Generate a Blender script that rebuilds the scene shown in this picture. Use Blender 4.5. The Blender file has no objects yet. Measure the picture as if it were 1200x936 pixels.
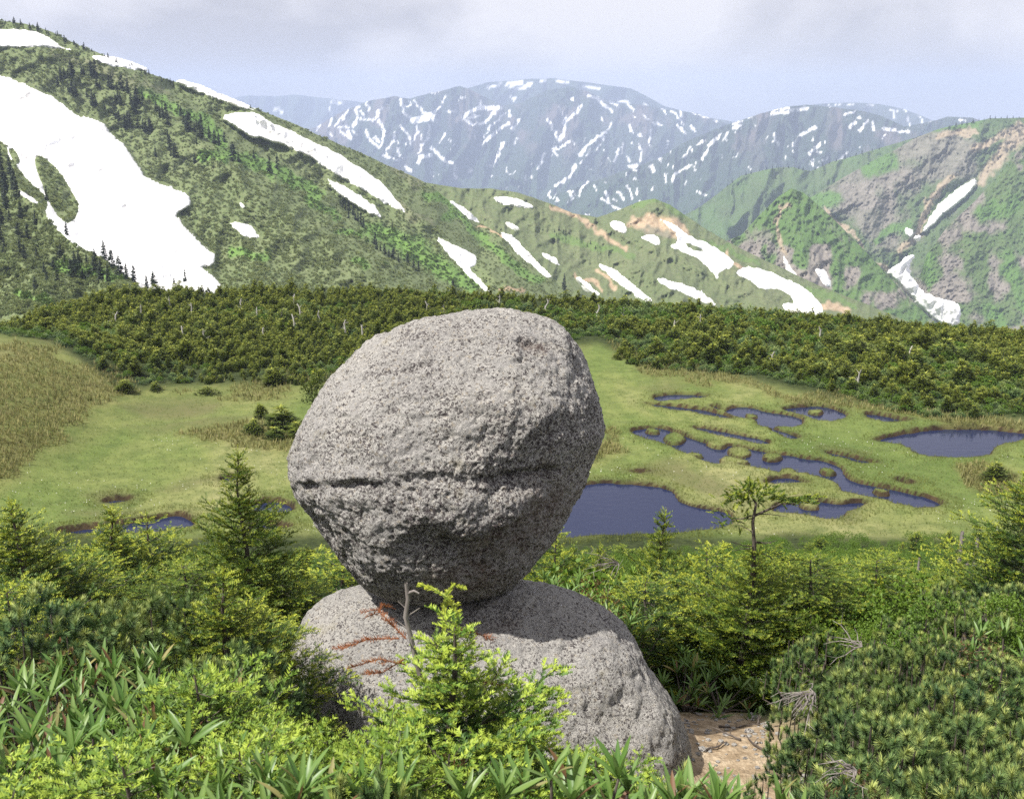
import bpy, math, random
import numpy as np
from mathutils import Vector, Matrix, Euler

rng = np.random.default_rng(7)
random.seed(7)
SC = bpy.context.scene
COL = SC.collection
pi = math.pi

# ------------------------------------------------------------------ camera
HAZE_DENSITY = 1.3e-4
F = 1250.0
PITCH = math.radians(16.0)
CZ = 25.0                        # the bog lies at z = 0, the viewpoint 25 m above it
cP, sP = math.cos(PITCH), math.sin(PITCH)
cd = bpy.data.cameras.new('camera')
cam = bpy.data.objects.new('camera', cd)
COL.objects.link(cam)
cam.location = (0, 0, CZ)
cam.rotation_euler = (pi / 2 - PITCH, 0, 0)
cd.sensor_width = 36
cd.lens = 36 * F / 1200
cd.clip_start = 0.05
cd.clip_end = 80000
cd.dof.use_dof = True
cd.dof.focus_distance = 9.0
cd.dof.aperture_fstop = 11.0
SC.camera = cam

# ------------------------------------------------------------------ sky, sun, exposure
SC.view_settings.view_transform = 'Standard'
SC.view_settings.look = 'None'
SC.view_settings.exposure = 0.58
SC.view_settings.gamma = 1.0
SC.render.film_transparent = False
SUN_EL, SUN_AZ = math.radians(58), math.radians(-122)      # azimuth clockwise from +Y
sun_dir = Vector((math.sin(SUN_AZ) * math.cos(SUN_EL), math.cos(SUN_AZ) * math.cos(SUN_EL), math.sin(SUN_EL)))
ld = bpy.data.lights.new('sun', 'SUN')
ld.energy = 5.0
ld.angle = math.radians(0.6)
ld.color = (1.0, 0.955, 0.88)
sun = bpy.data.objects.new('sun', ld)
COL.objects.link(sun)
sun.rotation_euler = (-sun_dir).to_track_quat('-Z', 'Y').to_euler()
sun.location = (0, 0, 60)

W = bpy.data.worlds.new('World')
SC.world = W
W.use_nodes = True
nt = W.node_tree
bg = nt.nodes['Background']
sky = nt.nodes.new('ShaderNodeTexSky')
sky.sky_type = 'NISHITA'
sky.sun_disc = False
sky.sun_elevation = SUN_EL
sky.sun_rotation = SUN_AZ % (2 * pi)
sky.altitude = 2000
sky.dust_density = 1.5
bg.inputs['Strength'].default_value = 0.1
tc = nt.nodes.new('ShaderNodeTexCoord')
mp = nt.nodes.new('ShaderNodeMapping')
mp.inputs['Scale'].default_value = (1.0, 1.0, 2.2)
mp.inputs['Location'].default_value = (0.35, 0.2, 0.1)
n1 = nt.nodes.new('ShaderNodeTexNoise')
n1.inputs['Scale'].default_value = 3.4
n1.inputs['Detail'].default_value = 7
n1.inputs['Roughness'].default_value = 0.52
n1.inputs['Distortion'].default_value = 0.3
cr = nt.nodes.new('ShaderNodeValToRGB')          # colour of the high thin cloud: grey underside to bright
cr.color_ramp.elements[0].position = 0.41
cr.color_ramp.elements[0].color = (3.9, 3.85, 4.2, 1)
cr.color_ramp.elements[1].position = 0.57
cr.color_ramp.elements[1].color = (6.3, 6.15, 6.4, 1)
mx = nt.nodes.new('ShaderNodeMix'); mx.data_type = 'RGBA'
mx.inputs[0].default_value = 0.97                # veil of high cloud over the whole blue sky
L = nt.links.new
L(tc.outputs['Generated'], mp.inputs['Vector']); L(mp.outputs[0], n1.inputs['Vector'])
L(n1.outputs[0], cr.inputs[0]); L(sky.outputs[0], mx.inputs[6]); L(cr.outputs[0], mx.inputs[7])
L(mx.outputs[2], bg.inputs['Color'])

SC.cycles.max_bounces = 6
SC.cycles.diffuse_bounces = 2
SC.cycles.glossy_bounces = 2
SC.cycles.transmission_bounces = 3
SC.cycles.volume_bounces = 1
SC.cycles.transparent_max_bounces = 8
SC.cycles.use_adaptive_sampling = True
SC.cycles.adaptive_threshold = 0.008
SC.cycles.use_denoising = False

# ------------------------------------------------------------------ pixel <-> place (only used to find out where things stand)
def ray(px, py):
    a = (np.asarray(px, float) - 600) / F
    b = (468 - np.asarray(py, float)) / F
    return a, b * sP + cP, b * cP - sP
def at_depth(px, py, Y):
    x, y, z = ray(px, py)
    return np.stack([x / y * Y, Y + 0 * x, CZ + z / y * Y], -1)
def on_plane(px, py, z0=0.0):
    x, y, z = ray(px, py)
    k = (z0 - CZ) / z
    return np.stack([x * k, y * k, z0 + 0 * x], -1)
def to_px(p):
    p = np.asarray(p, float)
    X, Y, Z = p[..., 0], p[..., 1], p[..., 2] - CZ
    fw = Y * cP - Z * sP
    up = Y * sP + Z * cP
    fw = np.where(fw < 0.05, 0.05, fw)
    return 600 + F * X / fw, 468 - F * up / fw

# ------------------------------------------------------------------ noise
def _hash(ix, iy, iz, seed):
    h = (ix * 374761393 + iy * 668265263 + iz * 2147483647 + seed * 974634777) & 0xFFFFFFFF
    h = ((h ^ (h >> 13)) * 1274126177) & 0xFFFFFFFF
    h = ((h ^ (h >> 16)) * 2246822519) & 0xFFFFFFFF
    return ((h ^ (h >> 15)) & 0xFFFFFF) / float(0xFFFFFF)
def vnoise(p, seed=0):
    p = np.asarray(p, float)
    f = np.floor(p); t = p - f
    t = t * t * t * (t * (t * 6 - 15) + 10)
    i = f.astype(np.int64)
    out = 0
    for dx in (0, 1):
        wx = t[..., 0] if dx else 1 - t[..., 0]
        for dy in (0, 1):
            wy = t[..., 1] if dy else 1 - t[..., 1]
            for dz in (0, 1):
                wz = t[..., 2] if dz else 1 - t[..., 2]
                out = out + wx * wy * wz * _hash(i[..., 0] + dx, i[..., 1] + dy, i[..., 2] + dz, seed)
    return out * 2 - 1
def fbm(p, octaves=4, seed=0, gain=0.5, ridged=False):
    p = np.asarray(p, float)
    s, a, tot = 0, 1.0, 0
    for o in range(octaves):
        n = vnoise(p * (2.03 ** o) + o * 17.3, seed + o)
        if ridged: n = 1 - 2 * np.abs(n)
        s = s + a * n; tot += a; a *= gain
    return s / tot
def sstep(a, b, x):
    t = np.clip((x - a) / (b - a), 0, 1)
    return t * t * (3 - 2 * t)
def v3(x, y, z=0.0):
    x, y = np.broadcast_arrays(np.asarray(x, float), np.asarray(y, float))
    return np.stack([x, y, np.zeros_like(x) + z], -1)

# ------------------------------------------------------------------ distances to outlines
def seg_dist(x, y, pts, closed=False):
    pts = np.asarray(pts, float)
    if len(pts) == 1: return np.hypot(x - pts[0, 0], y - pts[0, 1])
    d = np.full(x.shape, 1e9)
    n = len(pts)
    for i in range(n if closed else n - 1):
        a, b = pts[i], pts[(i + 1) % n]
        ab = b - a
        l2 = max(ab @ ab, 1e-9)
        t = np.clip(((x - a[0]) * ab[0] + (y - a[1]) * ab[1]) / l2, 0, 1)
        d = np.minimum(d, np.hypot(x - a[0] - t * ab[0], y - a[1] - t * ab[1]))
    return d
def inside(x, y, pts):
    pts = np.asarray(pts, float)
    r = np.zeros(x.shape, bool)
    n = len(pts)
    for i in range(n):
        x1, y1 = pts[i]; x2, y2 = pts[(i + 1) % n]
        if y1 == y2: continue
        c = ((y1 > y) != (y2 > y)) & (x < (x2 - x1) * (y - y1) / (y2 - y1) + x1)
        r ^= c
    return r
def sdf(x, y, pts, pad=40.0):
    """signed distance, negative inside; far points just get a big number"""
    pts = np.asarray(pts, float)
    out = np.full(x.shape, 1e3)
    m = (x > pts[:, 0].min() - pad) & (x < pts[:, 0].max() + pad) & (y > pts[:, 1].min() - pad) & (y < pts[:, 1].max() + pad)
    if m.any():
        d = seg_dist(x[m], y[m], pts, True)
        out[m] = np.where(inside(x[m], y[m], pts), -d, d)
    return out
def smooth_poly(pts, n=3):
    """closed Chaikin corner cutting"""
    p = np.asarray(pts, float)
    for _ in range(n):
        q = np.roll(p, -1, 0)
        p = np.stack([p * .75 + q * .25, p * .25 + q * .75], 1).reshape(-1, 2)
    return p
def Zp(ox, oy, s):
    return lambda pts: [(ox + a / s, oy + b / s) for a, b in pts]

# ------------------------------------------------------------------ objects
def tag(o, label=None, cat=None, group=None, kind=None):
    if label: o['label'] = label
    if cat: o['category'] = cat
    if group: o['group'] = group
    if kind: o['kind'] = kind
    return o
def mesh_data(name, verts, faces, mat=None, smooth=False, attrs=None, mat_idx=None):
    """faces: (n,3) or (n,4) int array, or a list of such arrays"""
    me = bpy.data.meshes.new(name)
    verts = np.ascontiguousarray(verts, np.float32)
    fl = faces if isinstance(faces, list) else [faces]
    fl = [np.asarray(f, np.int32) for f in fl if len(f)]
    me.vertices.add(len(verts)); me.vertices.foreach_set('co', verts.ravel())
    nl = sum(f.size for f in fl); nf = sum(len(f) for f in fl)
    me.loops.add(nl); me.polygons.add(nf)
    me.loops.foreach_set('vertex_index', np.concatenate([f.ravel() for f in fl]))
    tot = np.concatenate([np.full(len(f), f.shape[1], np.int32) for f in fl])
    st = np.concatenate([[0], np.cumsum(tot)[:-1]]).astype(np.int32)
    me.polygons.foreach_set('loop_start', st)
    if smooth: me.polygons.foreach_set('use_smooth', np.ones(nf, bool))
    else: me.polygons.foreach_set('use_smooth', np.zeros(nf, bool))
    if mat_idx is not None: me.polygons.foreach_set('material_index', np.asarray(mat_idx, np.int32))
    for k, v in (attrs or {}).items():
        v = np.asarray(v, np.float32)
        if v.ndim == 1:
            a = me.attributes.new(k, 'FLOAT', 'POINT'); a.data.foreach_set('value', v)
        else:
            if v.shape[1] == 3: v = np.concatenate([v, np.ones((len(v), 1), np.float32)], 1)
            a = me.attributes.new(k, 'FLOAT_COLOR', 'POINT'); a.data.foreach_set('color', np.ascontiguousarray(v).ravel())
    for m in (mat if isinstance(mat, (list, tuple)) else [mat]):
        if m: me.materials.append(m)
    me.update(calc_edges=True)
    return me
def link(name, data, parent=None, loc=(0, 0, 0), rot=(0, 0, 0), scale=(1, 1, 1)):
    o = bpy.data.objects.new(name, data)
    COL.objects.link(o)
    o.location = loc; o.rotation_euler = rot; o.scale = scale
    if parent: o.parent = parent
    return o
def grid_faces(nr, nc):
    i = np.arange(nr - 1)[:, None] * nc + np.arange(nc - 1)[None, :]
    return np.stack([i, i + 1, i + nc + 1, i + nc], -1).reshape(-1, 4)
def ico(sub):
    import bmesh
    bm = bmesh.new(); bmesh.ops.create_icosphere(bm, subdivisions=sub, radius=1)
    v = np.array([t.co[:] for t in bm.verts]); f = np.array([[q.index for q in t.verts] for t in bm.faces])
    bm.free(); return v, f

# ------------------------------------------------------------------ material helpers
class Mat:
    def __init__(s, name, rough=0.9, spec=0.3):
        s.m = bpy.data.materials.new(name); s.m.use_nodes = True
        s.t = s.m.node_tree; s.b = s.t.nodes['Principled BSDF']
        s.b.inputs['Roughness'].default_value = rough
        s.b.inputs['Specular IOR Level'].default_value = spec
    def n(s, typ, **kw):
        x = s.t.nodes.new(typ)
        for k, v in kw.items(): setattr(x, k, v)
        return x
    def l(s, a, b): s.t.links.new(a, b)
    def coord(s, kind='Object'):
        return s.n('ShaderNodeTexCoord').outputs[kind]
    def noise(s, scale, detail=4, rough=.55, vec=None, dist=0.0, sc=None):
        x = s.n('ShaderNodeTexNoise')
        x.inputs['Scale'].default_value = scale; x.inputs['Detail'].default_value = detail
        x.inputs['Roughness'].default_value = rough; x.inputs['Distortion'].default_value = dist
        v = vec if vec is not None else s.coord()
        if sc:
            m = s.n('ShaderNodeMapping'); m.inputs['Scale'].default_value = sc; s.l(v, m.inputs[0]); v = m.outputs[0]
        s.l(v, x.inputs['Vector'])
        return x.outputs[0]
    def vor(s, scale, vec=None, feature='F1', rnd=1.0, out='Distance'):
        x = s.n('ShaderNodeTexVoronoi', feature=feature)
        x.inputs['Scale'].default_value = scale; x.inputs['Randomness'].default_value = rnd
        s.l(vec if vec is not None else s.coord(), x.inputs['Vector'])
        return x.outputs[out]
    def ramp(s, fac, stops, interp='LINEAR'):
        x = s.n('ShaderNodeValToRGB'); r = x.color_ramp; r.interpolation = interp
        while len(r.elements) < len(stops): r.elements.new(0.5)
        for e, (p, c) in zip(r.elements, stops):
            e.position = p
            e.color = (c, c, c, 1) if isinstance(c, (int, float)) else (*c, 1)
        s.l(fac, x.inputs[0]); return x.outputs[0]
    def mix(s, fac, a, b, mode='MIX'):
        x = s.n('ShaderNodeMix', data_type='RGBA', blend_type=mode)
        for sock, v in ((x.inputs[0], fac), (x.inputs[6], a), (x.inputs[7], b)):
            if isinstance(v, (int, float)): sock.default_value = v
            elif isinstance(v, tuple): sock.default_value = (*v, 1)
            else: s.l(v, sock)
        return x.outputs[2]
    def math(s, op, a, b=0.0, clamp=False):
        x = s.n('ShaderNodeMath', operation=op, use_clamp=clamp)
        for sock, v in ((x.inputs[0], a), (x.inputs[1], b)):
            if isinstance(v, (int, float)): sock.default_value = v
            else: s.l(v, sock)
        return x.outputs[0]
    def attr(s, name, out='Color'):
        x = s.n('ShaderNodeAttribute', attribute_name=name); return x.outputs[out]
    def sep(s, col):
        x = s.n('ShaderNodeSeparateColor'); s.l(col, x.inputs[0]); return x.outputs
    def orand(s):
        return s.n('ShaderNodeObjectInfo').outputs['Random']
    def bump(s, h, strength=.5, dist=.1, nrm=None):
        x = s.n('ShaderNodeBump'); x.inputs['Strength'].default_value = strength; x.inputs['Distance'].default_value = dist
        s.l(h, x.inputs['Height'])
        if nrm is not None: s.l(nrm, x.inputs['Normal'])
        return x.outputs[0]
    def out(s, col=None, nrm=None, rough=None):
        if col is not None: s.l(col, s.b.inputs['Base Color'])
        if nrm is not None: s.l(nrm, s.b.inputs['Normal'])
        if rough is not None: s.l(rough, s.b.inputs['Roughness'])
        return s.m
def flat(name, col, rough=.9, spec=.3):
    m = Mat(name, rough, spec); m.b.inputs['Base Color'].default_value = (*col, 1); return m.m

# ================================================================== SNOW, ROCK AND GREEN OUTLINES (photo coordinates)
q1 = Zp(0, 0, 2.34); q2 = Zp(300, 60, 2.7525); q3 = Zp(650, 60, 2.1818)
SNOW_NEAR = [  # (outline, holes)
 (q1([(-60,78),(60,82),(110,90),(140,108),(160,125),(205,141),(165,133),(120,128),(50,132),(-60,128)]), []),
 (q1([(240,151),(300,157),(360,172),(410,195),(370,191),(320,183),(290,179),(262,164)]), []),
 (q1([(482,220),(520,228),(600,259),(660,283),(708,306),(650,293),(570,261),(500,236)]), []),
 (q1([(-60,185),(0,205),(60,228),(120,258),(140,262),(175,290),(215,320),(240,322),(280,335),(300,365),(350,405),(360,432),(380,455),(400,490),(470,515),(500,525),(525,545),(520,570),(480,585),(500,615),(540,660),(570,685),(588,700),(585,728),(545,730),(570,748),(605,775),(600,810),(420,810),(370,775),(330,745),(280,705),(220,680),(185,655),(150,620),(122,585),(132,555),(110,520),(70,490),(50,455),(25,430),(20,400),(0,385),(-60,350)]),
  [q1([(95,428),(120,430),(150,455),(180,495),(215,550),(217,585),(195,612),(165,605),(140,565),(118,515),(100,470)]), q1([(20,405),(40,408),(55,440),(50,458),(28,430)])]),
 (q1([(50,520),(85,540),(112,560),(95,558),(60,538)]), []),
 (q1([(629,608),(680,612),(700,630),(712,655),(680,652),(645,632)]), []),
 (q1([(655,553),(668,560),(672,571),(660,569)]), []),
 (q2([(0,200),(60,235),(130,265),(200,300),(240,315),(290,350),(350,385),(400,420),(440,465),(493,525),(440,503),(380,470),(330,440),(280,410),(240,388),(190,352),(130,320),(60,293),(0,278),(-20,275),(-60,250),(-120,210),(-40,195)]), []),
 (q2([(223,405),(260,425),(310,450),(350,475),(385,500),(408,532),(385,532),(340,508),(290,478),(250,445)]), []),
 (q2([(575,596),(630,620),(680,643),(713,665),(708,690),(688,702),(722,738),(762,780),(745,778),(700,738),(655,695),(618,650)]), []),
 (q2([(785,585),(830,603),(880,658),(955,733),(935,728),(868,675),(818,622)]), []),
 (q2([(622,482),(660,503),(722,552),(700,550),(650,510)]), []),
 (q2([(1033,727),(1070,755),(1110,790),(1085,785),(1048,755)]), []),
 (q2([(805,552),(830,562),(850,577),(820,568)]), []),
]
SNOW_MID = [
 (q2([(920,648),(950,658),(982,692),(962,686),(930,663)]), []),
 (q2([(758,470),(800,470),(850,478),(902,502),(880,507),(820,497),(778,489)]), []),
 (q3([(137,433),(175,435),(187,455),(178,468),(145,455)]), []),
 (q3([(212,475),(250,465),(268,480),(265,498),(240,488)]), []),
 (q3([(268,427),(300,440),(350,475),(400,495),(440,520),(464,545),(440,558),(420,565),(418,588),(400,560),(370,530),(330,515),(288,498),(318,490),(310,465),(280,440)]), [q3([(332,488),(375,502),(388,515),(350,508)])]),
 (q3([(460,565),(490,550),(540,560),(590,580),(640,605),(670,630),(690,660),(680,675),(640,678),(600,670),(578,655),(585,640),(615,645),(600,620),(560,605),(530,610),(510,590),(475,575)]), []),
 (q3([(103,540),(150,555),(200,595),(252,637),(240,645),(200,622),(150,583)]), []),
 (q3([(253,577),(300,588),(350,600),(390,625),(420,654),(380,642),(320,615),(280,600)]), []),
 (q3([(56,577),(80,593),(113,624),(95,620),(70,597)]), []),
 (q3([(-6,520),(15,545),(12,551),(-2,540)]), []),
]
SNOW_RIGHT = [
 (q3([(660,553),(695,558),(712,602),(690,602),(675,577)]), []),
 (q3([(583,516),(600,545),(622,577),(608,577),(588,555)]), []),
 (q3([(1084,322),(1070,355),(1040,385),(1000,410),(970,445),(938,468),(950,440),(975,400),(1005,370),(1040,345)]), []),
 (q3([(893,450),(915,455),(920,470),(905,480)]), []),
 (q3([(848,565),(880,550),(900,528),(922,521),(900,550),(910,580),(940,620),(980,635),(1025,645),(1037,665),(1030,702),(990,697),(960,680),(930,645),(890,605),(868,580)]), []),
 (q3([(918,478),(935,472),(928,484)]), []),
]
A = Zp(340, 80, 4.2857); B = Zp(600, 80, 4.2857); C_ = Zp(860, 100, 3.529)
_a = [([(210,168),(270,175)],12),([(200,190),(205,240)],12),([(265,260),(290,210)],12),([(195,295),(210,250)],14),([(130,310),(155,280)],16),([(245,297),(290,297)],12),([(250,310),(310,360)],12),([(290,320),(305,350)],20),([(315,300),(335,250),(330,200),(350,195)],13),([(340,255),(420,265),(440,240),(440,210),(460,200)],11),([(385,170),(395,220)],11),([(440,265),(470,300),(465,370),(450,400)],15),([(380,310),(400,360),(450,400)],12),([(370,240),(350,215)],10),([(485,410),(520,370),(525,320)],12),([(420,350),(440,360)],9),([(555,160),(570,220),(620,270)],13),([(625,160),(660,210),(690,240)],13),([(620,262),(680,250),(730,262)],38),([(680,235),(720,235)],26),([(720,225),(760,190),(775,140)],13),([(620,270),(590,230)],12),([(550,290),(590,330),(610,380),(640,320),(630,290)],11),([(700,290),(700,340),(660,390),(645,430)],15),([(640,470),(660,445),(710,440)],22),([(710,405),(740,430),(780,470),(815,475)],18),([(830,490),(828,560)],26),([(745,380),(780,330)],12),([(800,215),(840,218)],14),([(835,190),(845,150)],7),([(860,145),(880,145)],14),([(870,250),(900,220),(960,200),(1060,200)],24),([(880,265),(930,285),(980,275),(1030,220)],16),([(940,240),(900,250)],20),([(960,170),(950,200)],16),([(1075,230),(1010,290),(970,350)],11),([(955,390),(1000,350),(1095,275)],15),([(1100,210),(1102,240)],16),([(1115,310),(1155,260)],14),([(1010,490),(1045,440),(1070,375)],18),([(1130,370),(1145,345)],6),([(580,495),(605,515)],20),([(470,440),(540,465)],12),([(540,400),(545,435)],14),([(905,508),(905,520)],16),([(690,125),(745,122)],8),([(990,100),(1060,85),(1130,70)],14),([(1110,90),(1160,70)],20),([(1140,105),(1200,90)],14),([(1110,145),(1125,160)],10),([(1085,510),(1100,535)],9),([(195,325),(210,345)],8),([(310,310),(335,335)],8),([(430,340),(445,370)],8),([(660,330),(655,360)],8),([(770,545),(785,545)],7),([(560,190),(610,190)],9),([(590,165),(615,180)],8),([(1180,550),(1185,560)],7),([(1010,540),(1020,540)],6)]
_b = [([(0,80),(45,75)],22),([(30,105),(90,75)],16),([(145,65),(160,65)],16),([(230,65),(280,75)],16),([(360,92),(440,100)],9),([(290,155),(310,155)],16),([(380,140),(430,155),(500,215)],16),([(490,170),(530,185)],10),([(530,165),(570,165),(605,210)],13),([(610,240),(625,245)],8),([(660,235),(685,262)],11),([(665,185),(680,185)],9),([(740,195),(775,230)],9),([(800,215),(820,230),(860,280)],12),([(850,215),(850,245)],15),([(710,275),(755,285)],13),([(830,285),(870,330)],13),([(900,290),(915,320)],13),([(900,215),(920,230),(985,250)],9),([(240,190),(250,240)],11),([(350,190),(310,235),(265,270)],20),([(265,250),(260,330),(240,365)],20),([(180,255),(215,330),(240,365)],13),([(290,365),(240,400),(200,410)],16),([(200,410),(235,440)],9),([(165,425),(130,505)],14),([(95,470),(95,490)],9),([(5,310),(40,260)],13),([(10,385),(35,345)],7),([(220,590),(280,550),(320,500)],16),([(320,488),(310,500)],24),([(340,440),(375,390),(440,340),(465,320)],17),([(375,440),(395,405)],11),([(430,420),(440,380),(460,345)],12),([(480,310),(500,275)],12),([(445,250),(450,262)],9),([(515,470),(535,400)],13),([(550,430),(560,375)],10),([(590,290),(600,320)],15),([(645,390),(645,465)],13),([(700,310),(690,385)],11),([(640,335),(650,335)],15),([(575,440),(590,470)],10),([(590,495),(630,490)],18),([(610,508),(630,512)],8),([(695,490),(710,520)],17),([(745,455),(750,470)],13),([(765,530),(775,570)],10),([(805,570),(820,530),(890,490)],15),([(810,490),(815,500)],8),([(865,445),(895,400)],12),([(905,410),(910,420)],9),([(930,380),(970,365)],10),([(955,455),(980,410)],15),([(990,390),(1045,335)],18),([(1060,365),(1085,325)],13),([(1110,305),(1150,290)],13),([(1020,260),(1030,270)],8),([(915,480),(925,465)],9),([(335,640),(355,590),(380,565)],13),([(290,620),(300,655)],19),([(228,650),(228,665)],18),([(185,635),(190,650)],12),([(470,620),(485,665)],16),([(450,655),(500,690),(550,715)],11),([(535,620),(560,660)],13),([(580,590),(605,655)],12),([(630,605),(632,635)],9),([(705,595),(706,605)],15),([(640,665),(650,680)],12),([(575,525),(577,540)],9),([(100,545),(102,555)],13),([(780,365),(780,385)],9),([(800,415),(802,425)],8),([(1110,275),(1125,285)],10),([(1140,265),(1150,275)],9),([(930,620),(980,640)],6),([(510,655),(520,665)],8),([(70,555),(72,560)],8),([(150,565),(152,570)],8),([(30,135),(40,135)],8),([(0,150),(15,155)],12),([(370,735),(385,735)],10),([(600,375),(603,380)],10)]
_c = [([(160,115),(230,108)],18),([(240,106),(300,95)],16),([(165,205),(185,250)],11),([(245,250),(270,210),(335,175)],14),([(310,288),(355,243)],11),([(325,310),(328,330)],11),([(358,280),(362,280)],10),([(365,308),(368,308)],8),([(410,330),(470,280)],9),([(245,275),(247,276)],8),([(485,175),(500,150)],14),([(515,135),(520,138)],13),([(520,190),(555,145)],11),([(575,155),(582,185)],11),([(620,185),(670,185)],17),([(685,190),(725,190)],13),([(460,118),(500,112)],9),([(550,285),(560,285)],7),([(0,175),(30,170)],13),([(390,80),(400,90)],8),([(420,78),(440,78)],7),([(480,78),(490,78)],7),([(550,82),(575,85)],8),([(650,105),(680,105)],9),([(665,110),(662,135)],8),([(705,98),(720,130),(725,165)],8),([(760,120),(780,150)],8),([(800,150),(820,153)],6),([(938,143),(955,143)],12),([(60,132),(75,132)],9),([(10,158),(35,150)],9)]
STREAKS = [(A(p), w / 4.2857 / 2) for p, w in _a] + [(B(p), w / 4.2857 / 2) for p, w in _b] + [(C_(p), w / 3.529 / 2) for p, w in _c]
STREAKS += [([(905,128),(925,126)],1.5),([(290,118),(300,120)],1.2),([(392,148),(402,136)],1.3),([(318,128),(330,130)],1.2)]

for _k in range(120):
    _x = rng.uniform(370, 1090); _t = 150 if _x < 860 else 135
    _y = rng.uniform(_t, 240 if _x < 700 else 215); _s = rng.choice([-1, 1]) * rng.uniform(.1, .9); _l = rng.uniform(1.5, 7)
    STREAKS.append(([(_x, _y), (_x + _s * _l * .5 + rng.normal(0, .5), _y + _l * .5), (_x + _s * _l, _y + _l)], rng.uniform(.2, .5)))
def streak_mask(px, py):
    px = px + 1.2 * vnoise(v3(px * .22, py * .22), 31) ; py = py + 1.0 * vnoise(v3(px * .22, py * .22), 77)
    out = np.full(px.shape, 50.0)
    for pts, w in STREAKS:
        P = np.array(pts)
        m = (px > P[:, 0].min() - 6) & (px < P[:, 0].max() + 6) & (py > P[:, 1].min() - 6) & (py < P[:, 1].max() + 6)
        if m.any(): out[m] = np.minimum(out[m], seg_dist(px[m], py[m], P) - w * .82)
    return 1 - sstep(-.35, .35, out + 0.8 * vnoise(v3(px * .55, py * .55), 5))
def snow_sd(px, py, group):
    out = np.full(px.shape, 1e3)
    for o_, holes in group:
        d = sdf(px, py, smooth_poly(o_, 1))
        for h in holes: d = np.maximum(d, -sdf(px, py, smooth_poly(h, 1)))
        out = np.minimum(out, d)
    jag = 1.6 * fbm(v3(px * .18, py * .18), 4, 9)
    return out + jag

# ================================================================== MATERIALS OF THE LAND
def mat_hill(name, greens, rock, soil, scale, fine):
    m = Mat(name, .95, .1)
    v = m.coord()
    big = m.noise(scale, 4, .6, v); sm = m.noise(fine, 3, .7, v); vs = m.vor(fine * .9, v)
    c = m.ramp(big, [(.3, greens[0]), (.5, greens[1]), (.7, greens[2])])
    c = m.mix(m.ramp(sm, [(.35, .35), (.6, 0.)]), c, greens[3])
    c = m.mix(m.ramp(vs, [(.35, 0.), (.8, .4)]), c, tuple(x * .55 for x in greens[0]))
    a = m.sep(m.attr('tone'))
    c = m.mix(m.math('MULTIPLY', a[0], m.ramp(sm, [(.3, .55), (.6, 1.)]), True), c, greens[4])
    rk = m.mix(m.ramp(m.noise(fine * .6, 5, .7, v), [(.35, 0.), (.65, 1.)]), rock[0], rock[1])
    c = m.mix(a[1], c, rk)
    c = m.mix(a[2], c, m.mix(m.ramp(sm, [(.3, 0.), (.7, 1.)]), soil[0], soil[1]))
    sn = m.attr('snow', 'Fac')
    c = m.mix(sn, c, (.88, .88, .88))
    return m.out(c, m.bump(m.math('ADD', sm, m.math('MULTIPLY', vs, -.8)), .7, 1.2 / max(fine, .05) * .12))

greens_near = [(.120, .162, .068), (.142, .184, .078), (.160, .196, .090), (.20, .18, .115), (.125, .225, .050)]
greens_far = [(.065, .10, .042), (.085, .125, .052), (.105, .145, .062), (.12, .12, .07), (.095, .175, .046)]
M_hill = mat_hill('hillside_scrub', greens_near, [(.16, .13, .11), (.25, .2, .16)], [(.30, .20, .12), (.42, .33, .22)], .012, .55)
M_mid = mat_hill('ridge_scrub', [(.105, .138, .060), (.130, .168, .076), (.155, .182, .090), (.18, .155, .105), (.115, .20, .05)], [(.20, .16, .14), (.3, .25, .2)], [(.30, .21, .13), (.45, .36, .25)], .008, .30)
M_right = mat_hill('cliff_and_grass', greens_far, [(.15, .13, .125), (.27, .235, .215)], [(.26, .21, .15), (.36, .30, .21)], .006, .12)
M_far = mat_hill('distant_mountainside', [(.026, .045, .030), (.036, .060, .036), (.050, .074, .042), (.07, .062, .05), (.05, .09, .03)], [(.10, .08, .08), (.15, .12, .11)], [(.2, .15, .11), (.25, .2, .15)], .0016, .02)
def mat_snow():
    m = Mat('old_snow', .55, .3)
    v = m.coord()
    n = m.noise(.06, 6, .7, v, .4, (1, .4, 1))
    c = m.mix(m.ramp(n, [(.45, 0.), (.75, .75)]), (.88, .88, .885), (.66, .62, .56))
    return m.out(c, m.bump(m.noise(.25, 3, .5, v), .12, .2))
M_snow = mat_snow()

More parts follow.
